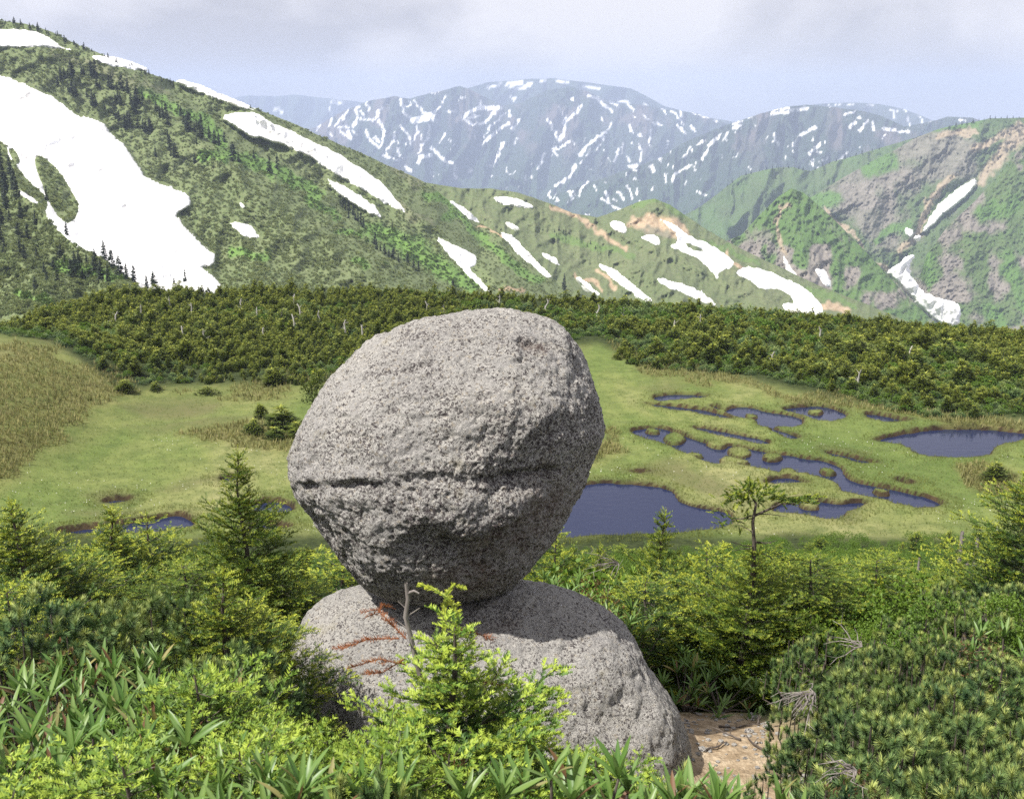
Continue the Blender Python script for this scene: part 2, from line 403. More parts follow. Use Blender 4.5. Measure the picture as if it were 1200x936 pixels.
# ================================================================== MOUNTAINS (lofted from foot to ridge, gullies and spurs pushed in depth)
def interp(pts, x):
    p = np.array(pts, float); return np.interp(x, p[:, 0], p[:, 1])
SURF = {}
def layer(name, sky, base, Yb, Yr, x0, x1, nx, ny, mat, relief=(), noises=(), tone=None, snow=None, streaks=False, back=.35, pw=1.0, crest_noise=.6, kind='structure', label=None, veg=0.0):
    px = np.linspace(x0, x1, nx)
    v = np.linspace(0, 1, ny)
    PX, V = np.meshgrid(px, v)
    sk = interp(sky, px) + crest_noise * fbm(v3(px * .08, px * 0), 3, 3)
    PY = interp(base, px)[None, :] * (1 - V) + sk[None, :] * V
    def depth(PX, PY, V, calm=0.0):
        yb, yr = interp(Yb, PX), interp(Yr, PX)
        Y = yb + (yr - yb) * V ** pw
        span = (yr - yb)
        for pts, amp, wid in relief:      # amp > 0 : ridge standing forward; < 0 : gully
            d = seg_dist(PX, PY, np.array(pts, float))
            Y = Y - amp * span * np.exp(-np.abs(d / wid) ** 1.4) * (1 - .6 * calm * (amp < 0))
        for amp, sx, sy, oc, sd, rd in noises:
            wob = 8 * vnoise(v3(PX * .03, PY * .03), sd + 50)
            Y = Y - amp * span * fbm(v3((PX + wob) * sx, PY * sy + PX * sx * .3), oc, sd, .5, rd) * (1 - calm * (.85 if sx > .1 else .35))
        return Y
    sd = snow_sd(PX.ravel(), PY.ravel(), snow).reshape(PX.shape) if snow else np.full(PX.shape, 1e3)
    calm = sstep(4, -2, sd)
    Y = depth(PX, PY, V, calm)
    if veg:
        w = sstep(-1, 2.5, sd)
        Y = Y - veg * w * (fbm(v3(PX * .4, PY * .8), 2, 21) + .4 * vnoise(v3(PX * 1.3, PY * 2.1), 4))
    P = at_depth(PX, PY, Y)
    # far side of the ridge
    last = P[-1]
    bk = []
    for k in (1, 2, 3):
        q = last.copy(); q[:, 1] += k * back * (last[:, 1] * .12); q[:, 0] *= 1 + k * back * .12; q[:, 2] -= (k ** 1.3) * back * last[:, 1] * .05
        bk.append(q)
    verts = np.concatenate([P.reshape(-1, 3)] + bk)
    at = {}
    T = np.zeros((len(verts), 3)); S = np.zeros(len(verts))
    n = PX.size
    if tone: T[:n] = tone(PX.ravel(), PY.ravel())
    if streaks: S[:n] = streak_mask(PX.ravel(), PY.ravel())
    at['tone'] = T; at['snow'] = S
    me = mesh_data(name, verts, grid_faces(ny + 3, nx), mat, True, at)
    o = tag(link(name, me), label, kind=kind)
    def locate(x, y):
        """place on this hillside seen at photo point x, y"""
        x = np.asarray(x, float); y = np.asarray(y, float)
        b, s = interp(base, x), interp(sky, x)
        vv = np.clip((y - b) / (s - b), 0, 1)
        return at_depth(x, y, depth(x, y, vv))
    SURF[name] = locate
    # snow lies on it as its own thin sheets
    if snow:
        for o_, holes in snow:
            P_ = np.array(o_)
            a0, a1, b0, b1 = P_[:, 0].min() - 3, P_[:, 0].max() + 3, P_[:, 1].min() - 3, P_[:, 1].max() + 3
            st = 1.0 if (a1 - a0) * (b1 - b0) > 6000 else .7
            gx, gy = np.arange(a0, a1, st), np.arange(b0, b1, st)
            X, Yy = np.meshgrid(gx, gy)
            b, s = interp(base, X), interp(sky, X)
            vv = np.clip((Yy - b) / (s - b), 0, 1)
            d = sdf(X.ravel(), Yy.ravel(), smooth_poly(o_, 1))
            for h in holes: d = np.maximum(d, -sdf(X.ravel(), Yy.ravel(), smooth_poly(h, 1)))
            d = (d + 1.6 * fbm(v3(X.ravel() * .18, Yy.ravel() * .18), 4, 9) * min(1, (b1 - b0) / 25) + .35 * vnoise(v3(X.ravel() * .9, Yy.ravel() * .9), 8)).reshape(X.shape)
            D = depth(X, Yy, vv, sstep(4, -2, d))
            thick = np.clip(-d * .9, -2.2, 1.6) * D / 600 + .0
            thick = thick + np.where(d < -3, .25 * fbm(v3(X * .03, Yy * .03), 3, 12), 0)
            Pp = at_depth(X, Yy, D - thick * 1.6)
            F_ = grid_faces(len(gy), len(gx))
            keep = (d.ravel()[F_].min(1) < 1.2)
            F_ = F_[keep]
            if not len(F_): continue
            used, inv = np.unique(F_, return_inverse=True)
            me = mesh_data('snow_patch', Pp.reshape(-1, 3)[used], inv.reshape(-1, 4), M_snow, True)
            tag(link('snow_patch', me), kind='structure')
    return o

def blob(px, py, items):
    """soft mask: items = (polyline, width)"""
    out = np.zeros(px.shape)
    wx = px + 6 * vnoise(v3(px * .05, py * .05), 41) + 3 * vnoise(v3(px * .17, py * .17), 43); wy = py + 5 * vnoise(v3(px * .05, py * .05), 42) + 3 * vnoise(v3(px * .17, py * .17), 44)
    for pts, w in items:
        d = seg_dist(wx, wy, np.array(pts, float))
        out = np.maximum(out, 1 - sstep(w * .45, w * 1.15, d))
    return out

# --- far ranges
sky_ghost = [(240,120),(290,112),(320,113),(345,111),(380,115),(420,119),(470,130),(560,150)]
layer('distant_ridge', sky_ghost, [(240,240),(560,240)], [(0,9000)], [(0,12500)], 235, 560, 160, 34, M_far, noises=[(.22,.05,.02,4,1,True)], streaks=True)
sky_f1b = [(500,130),(540,106),(570,97),(610,93),(650,92),(690,97),(740,104),(780,125),(830,138),(900,150),(1000,170)]
layer('distant_plateau', sky_f1b, [(500,190),(1000,230)], [(0,8200)], [(0,9800)], 500, 1000, 260, 40, M_far, noises=[(.3,.03,.02,4,11,True)], streaks=True)
sky_f1 = [(300,172),(340,160),(372,148),(400,131),(430,119),(462,113),(480,116),(500,110),(520,106),(538,101),(548,104),(565,112),(590,124),(610,121),(640,106),(668,101),(690,108),(715,121),(742,122),(780,128),(815,133),(838,140),(866,152),(900,170),(960,200)]
rel_f1 = [([(538,102),(560,150),(600,200),(640,250)],.10,16),([(668,102),(640,150),(610,210)],.08,14),([(668,102),(700,160),(730,220)],.10,16),([(462,113),(450,160),(480,230)],.08,14),([(742,122),(790,180),(800,220)],.08,14),([(500,112),(505,150),(530,200)],-.07,10),([(590,124),(560,160),(530,220)],-.05,10)]
def tone_f1(px, py):
    rk = sstep(.05, .5, fbm(v3(px * .045, py * .03), 4, 61)) * .8 * sstep(230, 150, py)
    return np.stack([0 * px + sstep(170, 250, py) * .5, rk, 0 * px], 1)
layer('snow_streaked_mountain', sky_f1, [(300,290),(960,290)], [(300,5200),(960,5600)], [(300,7600),(960,8000)], 295, 960, 520, 110, M_far, relief=rel_f1, noises=[(.13,.045,.012,5,13,True),(.03,.16,.06,3,19,True)], tone=tone_f1, streaks=True)
sky_f3 = [(880,150),(940,125),(960,122),(1000,120),(1030,122),(1060,128),(1095,142),(1150,160),(1250,170)]
layer('distant_summit', sky_f3, [(880,200),(1250,220)], [(0,7600)], [(0,9000)], 880, 1250, 180, 40, M_far, noises=[(.2,.05,.02,4,15,True)], streaks=True)
sky_f2 = [(560,262),(600,250),(640,232),(690,215),(740,197),(770,187),(800,168),(835,153),(865,142),(895,132),(925,125),(945,123),(975,126),(1005,129),(1030,135),(1060,148),(1085,144),(1110,137),(1140,138),(1175,150),(1260,150)]
rel_f2 = [([(925,125),(900,180),(850,240)],.10,14),([(935,125),(960,180),(950,240)],.09,14),([(800,168),(790,210),(760,250)],.08,12),([(865,142),(860,190),(820,240)],.07,10),([(1005,129),(1020,180),(1000,220)],.08,12),([(740,197),(700,230),(680,250)],.06,10)]
layer('blue_mountain_ridge', sky_f2, [(560,320),(1260,300)], [(0,3700)], [(560,4700),(900,5600),(1260,5600)], 560, 1260, 500, 100, M_far, relief=rel_f2, noises=[(.11,.05,.015,5,23,True),(.03,.16,.06,3,29,True)], tone=tone_f1, streaks=True)

# --- right-hand mountains
def px3(pts): return q3(pts)
sky_r2 = [(780,262),(815,246),(840,228),(868,206),(900,198),(930,196),(950,201),(975,190),(1010,180),(1060,165),(1110,150),(1200,150),(1300,150)]
layer('dark_forested_ridge', sky_r2, [(780,330),(1300,330)], [(0,2100)], [(780,2500),(1300,2700)], 770, 1300, 300, 90, M_right, relief=[([(905,198),(890,230),(860,265)],.12,10),([(860,212),(850,245)],.08,8)], noises=[(.10,.08,.03,4,33,True)],
      tone=lambda px, py: np.stack([.25 + .3 * vnoise(v3(px * .06, py * .06), 3), 0 * px, 0 * px], 1))
sky_r3 = [(850,300),(868,282),(905,262),(950,232),(990,207),(1020,190),(1045,178),(1070,163),(1100,151),(1130,145),(1160,139),(1200,138),(1300,135)]
rel_r3 = [([(1110,146),(1080,190),(1030,230),(990,300),(960,340)],.05,16),([(1045,180),(1020,215),(960,255),(940,300)],.04,14),
          ([(1200,165),(1160,200),(1130,225),(1085,265),(1062,300),(1045,320),(1070,350),(1120,385)],-.055,20),
          ([(1150,150),(1120,200),(1090,235),(1060,290)],.025,9),([(985,262),(1010,300),(1040,345),(1060,380)],-.04,9)]
def tone_r3(px, py):
    rock = sstep(-.05, .4, fbm(v3(px * .03, py * .03), 4, 71) + .02) * sstep(195, 225, py + .25 * (1200 - px) - 15)
    rock = np.maximum(rock, .85 * blob(px, py, [(px3([(700,290),(800,330),(900,330)]), 22), (px3([(780,260),(950,240),(1050,250)]), 20), (px3([(760,400),(860,480)]), 22), (px3([(960,300),(1040,290)]), 22)]))
    soil = blob(px, py, [(px3([(1190,210),(1150,260),(1090,330)]), 9), (px3([(1020,320),(960,380),(930,470),(880,520)]), 5), (px3([(680,400),(740,460),(800,520),(880,590)]), 2.5), (px3([(980,225),(1080,200)]), 4), (px3([(1080,240),(1180,200)]), 6)])
    grn = blob(px, py, [(px3([(800,300),(860,280)]), 14), (px3([(700,380),(660,370)]), 16), (px3([(980,200),(1090,180)]), 6), (px3([(820,480),(900,440)]), 8)])
    return np.stack([np.maximum(grn, .2), rock * (1 - grn) * .8, soil], 1)
layer('bare_rock_mountain', sky_r3, [(850,450),(1300,460)], [(0,1300)], [(850,1700),(1100,2100),(1300,2150)], 850, 1300, 400, 220, M_right, relief=rel_r3, noises=[(.022,.05,.04,5,35,True),(.009,.2,.16,3,37,True)], tone=tone_r3, snow=SNOW_RIGHT[2:4], veg=4.0)
sky_r4 = [(1060,420),(1066,345),(1080,318),(1086,298),(1110,266),(1140,238),(1165,212),(1190,180),(1215,160),(1300,140)]
def tone_r4(px, py):
    rock = sstep(0, .3, fbm(v3(px * .035, py * .035), 4, 81) + .04)
    grn = blob(px, py, [([(1180,300),(1200,360)], 14), ([(1086,300),(1090,330)], 9), ([(1150,250),(1190,240)], 14), ([(1160,360),(1170,385)], 10)])
    return np.stack([np.maximum(grn, .3), rock * (1 - grn) * .85, 0 * px], 1)
layer('steep_rock_flank', sky_r4, [(1060,470),(1300,470)], [(0,1050)], [(1060,1250),(1300,1750)], 1062, 1300, 190, 190, M_right, relief=[([(1150,250),(1130,320),(1150,400)],.04,12),([(1190,250),(1200,330)],-.03,12)], noises=[(.022,.06,.04,5,45,True),(.009,.22,.18,3,47,True)], tone=tone_r4, veg=3.5)
sky_r1 = [(780,330),(820,300),(850,283),(868,276),(890,252),(912,231),(928,221),(942,226),(962,243),(985,265),(1010,290),(1040,322),(1065,350),(1090,372),(1130,400)]
def tone_r1(px, py):
    rock = sstep(.02, .3, fbm(v3(px * .05, py * .04), 4, 91) + .14) * sstep(250, 290, py) * .9
    soil = blob(px, py, [(px3([(580,400),(575,450),(590,520)]), 3.2), (px3([(600,400),(560,430)]), 3)])
    return np.stack([0 * px + .75, rock, soil], 1)
layer('green_pyramid_peak', sky_r1, [(780,450),(1130,450)], [(0,900)], [(780,1050),(928,1250),(1130,1150)], 790, 1130, 270, 150, M_right, relief=[([(928,222),(935,280),(960,370)],.04,14),([(928,222),(900,260),(880,320)],.03,12),([(912,240),(915,300),(925,350)],-.03,9)], noises=[(.035,.08,.05,4,55,True),(.012,.25,.2,3,57,True)], tone=tone_r1, snow=SNOW_RIGHT[0:2] + SNOW_RIGHT[4:], veg=3.0)

# --- middle ridge and the big left-hand hill
sky_m = [(440,215),(500,214),(540,221),(575,221),(605,225),(640,237),(672,250),(700,255),(728,245),(750,236),(768,233),(785,240),(805,254),(830,270),(850,282),(880,297),(920,316),(960,335),(1010,354),(1060,375),(1110,392)]
rel_m = [([(768,234),(800,275),(850,310),(900,345)],.03,10),([(768,234),(740,260),(700,275)],.015,9),([(600,225),(700,280),(760,320),(800,350)],.028,10),([(640,240),(740,290),(830,330),(870,360)],-.022,10),([(700,256),(790,300),(880,345)],.022,9),([(560,225),(640,280),(700,320),(740,350)],-.024,10),([(560,240),(620,300),(680,345)],.022,9)]
def tone_m(px, py):
    soil = blob(px, py, [(q3([(200,440),(240,430),(300,440),(320,470)]), 8), (q3([(0,400),(60,430),(180,500)]), 4), (q3([(440,520),(480,560)]), 4), (q3([(690,650),(740,665)]), 5), (q3([(105,560),(160,600)]), 3), (q3([(60,560),(120,620)]), 3)])
    grn = blob(px, py, [(q3([(220,390),(270,380),(330,420)]), 6), (q3([(0,480),(100,500),(200,520)]), 6), (q3([(380,480),(520,540)]), 4), (q3([(500,560),(760,650)]), 5)])
    return np.stack([grn * .65, blob(px, py, [(q3([(210,440),(300,460)]), 9)]) * .6, soil], 1)
layer('middle_ridge', sky_m, [(440,440),(1110,440)], [(0,420)], [(440,900),(768,1000),(1110,800)], 440, 1110, 500, 150, M_mid, relief=rel_m, noises=[(.025,.07,.05,4,65,True)], tone=tone_m, snow=SNOW_MID, veg=2.0)
sky_l = [(-520,40),(-400,6),(-260,-10),(-160,-2),(-90,8),(-40,18),(0,24),(30,28),(60,37),(90,52),(120,64),(150,76),(180,88),(210,98),(240,108),(270,117),(300,128),(340,143),(372,158),(400,170),(425,180),(452,193),(480,205),(503,216),(527,236),(545,250),(562,262),(590,276),(615,300),(645,326),(672,350),(720,395)]
rel_l = [([(200,100),(270,150),(350,200),(420,250),(480,300),(540,340)],-.05,16),([(0,110),(120,150),(200,230),(260,310)],-.05,26),
         ([(270,118),(400,190),(480,245),(560,310),(600,340)],.05,12),([(120,70),(220,150),(300,230),(400,300),(450,340)],.05,22),
         ([(0,200),(60,260),(120,320),(150,345)],.09,20),([(-80,200),(0,280),(60,350)],.08,26)]
def tone_l(px, py):
    grn = blob(px, py, [(q1([(400,250),(560,340),(600,400)]), 9), (q1([(560,430),(640,430),(760,470),(880,540)]), 7), (q1([(640,690),(720,700)]), 7), (q2([(0,370),(60,400),(180,460)]), 7), (q2([(180,470),(250,520)]), 6), (q2([(270,580),(330,590)]), 6), (q2([(380,580),(480,620),(560,680),(680,750)]), 16), (q2([(320,680),(360,690)]), 6), (q2([(620,520),(700,580),(820,680),(900,740)]), 7), (q2([(560,450),(620,500)]), 5), ([(20,345),(60,352)], 6), ([(70,310),(110,320),(140,330)], 9)])
    soil = blob(px, py, [(q2([(720,550),(800,590)]), 2.5), (q2([(800,770),(860,775)]), 3)])
    br = blob(px, py, [(q2([(260,250),(400,330),(520,420)]), 9), (q2([(420,470),(560,560)]), 6), ([(60,60),(200,110)], 7)])
    return np.stack([grn, br * .25, soil], 1)
layer('left_hillside', sky_l, [(-520,480),(-90,460),(0,430),(150,400),(720,440)], [(-520,210),(-90,230),(720,270)], [(-520,560),(-90,640),(300,700),(560,800),(720,600)], -520, 720, 600, 235, M_hill, relief=rel_l, noises=[(.022,.03,.03,4,75,True),(.008,.12,.1,3,77,False)], tone=tone_l, snow=SNOW_NEAR, veg=1.5)

# valley floor far below, out to the horizon
me = mesh_data('valley_floor', np.array([(-14500, 300, -1150), (14500, 300, -1150), (14500, 13800, -1150), (-14500, 13800, -1150)], float) , np.array([[0, 1, 2, 3]]), M_far)
tag(link('valley_floor', me), kind='structure')

# ================================================================== THE NEAR LAND: knoll, bog, pools, forest terrace
q5 = Zp(640, 380, 2.143); q4 = Zp(0, 320, 2.7525)
PONDS = [
 q5([(20,520),(40,440),(70,412),(110,402),(150,399),(220,404),(290,412),(318,422),(326,440),(345,452),(380,463),(430,470),(462,478),(465,500),(440,525),(330,540),(200,548),(100,552),(40,560)]),
 q5([(208,270),(250,262),(290,262),(320,272),(350,284),(400,300),(440,305),(480,309),(520,317),(560,326),(600,330),(650,340),(700,345),(733,358),(742,375),(762,395),(800,405),(860,415),(900,425),(950,435),(985,446),(997,460),(960,467),(900,462),(850,447),(800,436),(765,430),(742,416),(735,404),(700,392),(655,378),(610,376),(575,374),(540,364),(500,358),(465,352),(435,350),(415,352),(390,341),(350,326),(320,311),(290,300),(260,292),(232,282)]),
 q5([(370,262),(400,262),(450,273),(500,284),(545,292),(562,302),(530,301),(470,290),(420,279),(385,271)]),
 q5([(545,402),(575,390),(605,386),(635,393),(660,402),(620,406),(565,405)]),
 q5([(568,468),(600,448),(650,441),(700,450),(740,454),(780,449),(808,452),(780,466),(748,476),(742,490),(715,495),(680,486),(620,477),(575,478)]),
 q5([(268,186),(300,178),(350,177),(412,181),(388,190),(350,191),(310,196),(275,193)]),
 q5([(448,217),(480,208),(520,211),(540,219),(580,225),(620,231),(644,240),(636,256),(600,259),(560,261),(540,257),(528,242),(490,236),(460,229)]),
 q5([(700,322),(745,330),(800,345),(840,352),(800,352),(750,341),(710,331)]), q5([(560,262),(600,272),(640,290),(620,290),(580,277)]), q5([(870,392),(905,398),(930,408),(895,406)]),
 q5([(415,205),(430,208),(440,218),(425,216)]),
 q5([(250,201),(290,203),(345,209),(415,219),(482,240),(440,239),(380,226),(320,217),(268,209)]),
 q5([(592,214),(640,208),(700,207),(740,221),(757,233),(735,244),(690,244),(655,233),(615,223)]),
 q5([(798,225),(840,228),(880,239),(925,246),(870,251),(830,246),(805,236)]),
 q5([(815,297),(880,279),(950,267),(1000,262),(1060,264),(1130,266),(1190,272),(1290,285),(1290,300),(1200,297),(1150,301),(1114,315),(1112,335),(1060,341),(960,339),(922,327),(915,315),(870,300)]),
 q5([(213,374),(240,370),(262,374),(235,379)]),
 [(60,628),(84,622),(120,618),(145,614),(174,610),(204,604),(218,606),(230,614),(222,622),(203,628),(171,632),(138,632),(84,636)],
 [(286,596),(300,590),(318,587),(340,592),(345,600),(330,603),(312,601),(300,603)],
 [(292,618),(310,614),(332,616),(345,622),(325,627),(300,626)],
 [(122,589),(136,585),(155,586),(150,590),(130,592)],
 [(258,563),(270,559),(282,560),(276,565),(262,566)],
]
ISLES = [q5([(300,290),(312,281),(330,280),(343,288),(342,298),(325,303),(305,299)]), q5([(410,302),(422,295),(440,295),(450,303),(445,311),(425,313),(413,309)]),
         q5([(460,322),(472,313),(495,313),(509,321),(507,331),(488,336),(465,332)]), q5([(546,336),(556,330),(578,331),(589,337),(580,343),(555,344)]),
         q5([(590,372),(610,370),(625,377),(605,381)]), q5([(520,368),(545,372),(560,378),(530,376)]), q5([(690,368),(712,372),(722,380),(700,379)]), q5([(360,330),(380,330),(392,336),(372,337)]),
         q5([(820,420),(845,423),(860,430),(838,430)]), q5([(500,228),(522,230),(530,237),(508,237)]), q5([(660,219),(685,220),(690,227),(665,226)]), q5([(640,456),(665,455),(680,462),(655,465)]), q5([(255,268),(275,270),(280,276),(260,275)]),
         q5([(438,345),(455,338),(490,346),(508,352),(480,355),(450,354)])]
def to_plane(poly, z=-.12):
    p = np.array(poly); return on_plane(p[:, 0], p[:, 1], z)[:, :2]
POND_W = [smooth_poly(to_plane(p), 2) for p in PONDS]
ISLE_W = [smooth_poly(to_plane(p), 2) for p in ISLES]

_Y  = [-8,   0,    2.0,  3.0,  4.5,  5.6,  6.6,  7.6,  9.5,  12,   15,   20,   30,    40,    50,    55,   60,  400]
_Z  = [24.6, 23.3, 22.75, 22.1, 21.25, 20.95, 20.85, 20.45, 18.8, 17.0, 15.2, 13.2, 9.6, 5.9, 2.1, .65, 0, 0]
crest_row = [(-400,420),(0,388),(60,368),(130,350),(400,346),(660,357),(830,371),(1000,381),(1200,397),(1600,420)]
def crest_Y(x, y):
    px = 600 + F * (x / np.maximum(y, 1)) / 1.0
    r = interp(crest_row, px)
    return 25 / np.tan(PITCH - np.arctan((468 - r) / F))
def ground_z(x, y):
    x = np.asarray(x, float); y = np.asarray(y, float)
    z = np.interp(y, _Y, _Z)
    z = z + (.35 * fbm(v3(x * .16, y * .16), 3, 101)) * sstep(6.9, 14, y) * sstep(57, 45, y)
    # falls away to the right of the stones, rises on the left
    z = z - .25 * sstep(.8, 1.4, x) * sstep(2.6, 2.0, x) * sstep(3, 5, y) * sstep(12, 8, y) + .45 * sstep(2.0, 3.4, x) * sstep(2, 4, y) * sstep(14, 9, y)
    # left bank of the meadow
    z = z + 4.5 * sstep(-26, -46, x - (y - 70) * -.12) * sstep(56, 72, y) * sstep(118, 88, y)
    z = z + (.10 * fbm(v3(x * .09, y * .09), 3, 103)) * sstep(57, 63, y)
    cy = crest_Y(x, y)
    z = z - np.where(y > cy, (y - cy) * .45 + 0.0, 0) * sstep(0, 12, y - cy)
    return z
# fan-shaped sheet, fine where the bog is
rows_px = np.arange(655, 336, -1.2)
yy = 25 / np.tan(PITCH - np.arctan((468 - rows_px) / F))
Yrows = np.concatenate([np.arange(-6, 9, .15), np.arange(9, 20, .3), np.arange(20, yy[0] - .5, .8), yy, np.linspace(yy[-1] + 2, 330, 60)])
tc_ = np.concatenate([np.linspace(-1.1, -.52, 50), np.arange(-.515, .515, .0026), np.linspace(.52, 1.1, 50)])
TT, YY = np.meshgrid(tc_, Yrows)
XX = TT * (np.abs(YY) * .99 + 3.0)
gx, gy = XX.ravel(), YY.ravel()
gz = ground_z(gx, gy)
pd = np.full(gx.shape, 1e3)
sel = (gy > 52) & (gy < 105)
for p in POND_W: pd[sel] = np.minimum(pd[sel], sdf(gx[sel], gy[sel], p, 6))
isl = np.full(gx.shape, 1e3)
for p in ISLE_W: isl[sel] = np.minimum(isl[sel], sdf(gx[sel], gy[sel], p, 6))
pd = np.maximum(pd, -(isl - .28))
tuss = fbm(v3(gx * 1.1, gy * .9), 3, 111)
pdn = pd - .12 + .16 * fbm(v3(gx * 1.1, gy * 1.1), 3, 110)
near_ = np.exp(-(np.clip(pdn, 0, 99) / 1.3) ** 2) * (pd < 50)
gz = gz + .13 * near_ + .09 * tuss * near_
gz = gz + .035 * tuss * sstep(56, 60, gy) + .14 * fbm(v3(gx * .10, gy * .32), 3, 117, .5, True) * sstep(57, 61, gy) * sstep(0.5, 3, pdn)
gz = np.where(pdn < .0, gz - .6 * sstep(.04, -.22, pdn), gz)
GPX, GPY = to_px(np.stack([gx, gy, gz], 1))
def poly_mask(polys, soft=10, wob=10):
    m = np.zeros(gx.shape)
    wx = GPX + wob * vnoise(v3(gx * .25, gy * .25), 121) + .5 * wob * vnoise(v3(gx * .7, gy * .7), 122); wy = GPY + .6 * wob * vnoise(v3(gx * .25, gy * .25), 123) + .3 * wob * vnoise(v3(gx * .7, gy * .7), 124)
    for p in polys: m = np.maximum(m, 1 - sstep(-soft, soft, sdf(wx, wy, p, 60)))
    return m
TAN = [[(-300,470),(0,395),(50,390),(85,405),(110,430),(170,452),(240,446),(380,430),(385,452),(300,462),(190,464),(130,488),(80,515),(0,560),(-300,600)],
       [(700,395),(760,415),(850,430),(930,455),(1000,468),(1200,490),(1400,505),(1400,522),(1200,508),(1050,487),(960,474),(880,452),(800,447),(740,430)],
       [(205,512),(250,500),(300,500),(360,505),(352,535),(300,528),(240,522)], [(1130,545),(1165,545),(1210,560),(1210,585),(1140,570)], [(690,520),(730,500),(735,530),(700,545)]]
tan_ = np.maximum(poly_mask(TAN[1:], 9, 14), .85 * poly_mask(TAN[:1], 26, 22)) * (.62 + .38 * sstep(-.4, .2, fbm(v3(gx * .35, gy * .35), 3, 127)))
MUD = [[(150,478),(200,468),(262,470),(250,486),(200,490),(160,488)], [(150,503),(240,492),(300,488),(300,493),(200,505)], [(90,583),(130,576),(150,580),(120,590)], [(180,572),(240,563),(262,566),(210,576)], [(70,600),(120,594),(160,600),(100,606)], [(745,448),(780,446),(795,452),(760,453)], [(955,520),(985,523),(1022,530),(1010,533),(970,527)], [(720,545),(790,540),(850,560),(890,590),(850,590),(780,558)], [(690,560),(760,558),(800,566),(730,568)], [(1000,600),(1012,606),(1000,609)]]
mud = poly_mask(MUD, 8, 10) * (gy < 140) * .65
far_ = (gy > 52)
peat = (sstep(.14, -.02, pdn) + .30 * np.exp(-(np.clip(pdn - .1, 0, 99) / .35) ** 2)) * (pd < 50)
path_ = 1 - sstep(-.15, .25, sdf(gx + .12 * vnoise(v3(gx * 2, gy * 2), 5), gy, [(.8,5.1),(1.4,5.2),(1.85,5.6),(1.95,6.3),(2.0,7.1),(1.8,7.6),(1.35,7.6),(1.1,7.2),(.9,6.2)], 3))
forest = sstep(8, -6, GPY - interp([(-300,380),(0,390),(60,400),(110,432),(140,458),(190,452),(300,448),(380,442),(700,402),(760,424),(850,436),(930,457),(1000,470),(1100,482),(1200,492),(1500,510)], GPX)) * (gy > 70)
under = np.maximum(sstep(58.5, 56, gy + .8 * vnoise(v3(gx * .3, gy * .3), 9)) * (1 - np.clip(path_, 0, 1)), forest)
at = {'land': np.stack([np.clip(peat, 0, 1), np.clip(tan_ , 0, 1), np.clip(mud, 0, 1)], 1), 'land2': np.stack([np.clip(path_, 0, 1), np.clip(under, 0, 1), 0 * gx], 1)}
def mat_ground():
    m = Mat('bog_turf_and_soil', .95, .15)
    v = m.coord()
    a = m.sep(m.attr('land')); b = m.sep(m.attr('land2'))
    big = m.noise(.09, 5, .6, v, .6, (1, .55, 1)); mid = m.noise(.9, 4, .65, v); fine = m.noise(9, 3, .7, v)
    c = m.ramp(big, [(.30, (.070, .115, .024)), (.43, (.110, .155, .038)), (.54, (.165, .190, .060)), (.68, (.24, .235, .105))])
    c = m.mix(m.ramp(mid, [(.35, .6), (.6, 0.)]), c, (.045, .075, .017))
    c = m.mix(m.ramp(fine, [(.4, 0.), (.75, .45)]), c, (.22, .23, .09))
    ton = m.mix(m.ramp(mid, [(.35, 0.), (.62, 1.)]), (.105, .105, .036), (.20, .165, .075))
    ton = m.mix(m.ramp(m.vor(3.0, v), [(.2, .0), (.6, .6)]), ton, (.09, .10, .03))
    c = m.mix(m.math('MULTIPLY', a[1], .85), c, ton)
    c = m.mix(m.math('MULTIPLY', a[2], m.ramp(mid, [(.3, .5), (.6, .95)]), True), c, (.095, .085, .045))
    peatc = m.mix(m.ramp(mid, [(.35, 0.), (.65, 1.)]), (.022, .015, .010), (.060, .042, .022))
    c = m.mix(a[0], c, peatc)
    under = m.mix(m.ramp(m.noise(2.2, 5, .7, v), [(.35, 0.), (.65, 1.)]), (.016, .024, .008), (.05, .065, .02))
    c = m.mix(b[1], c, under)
    soil = m.ramp(m.noise(5, 6, .75, v), [(.3, (.12, .085, .05)), (.5, (.33, .255, .17)), (.7, (.52, .43, .31))])
    soil = m.mix(m.ramp(m.noise(28, 3, .7, v), [(.4, 0.), (.7, .5)]), soil, (.14, .09, .05))
    c = m.mix(b[0], c, soil)
    h = m.math('ADD', mid, m.math('MULTIPLY', fine, .5))
    return m.out(c, m.bump(h, .8, .12))
M_ground = mat_ground()
me = mesh_data('ground', np.stack([gx, gy, gz], 1), grid_faces(len(Yrows), len(tc_)), M_ground, True, at)
tag(link('ground', me), 'boggy green meadow with a grassy tan slope on its left', kind='structure')

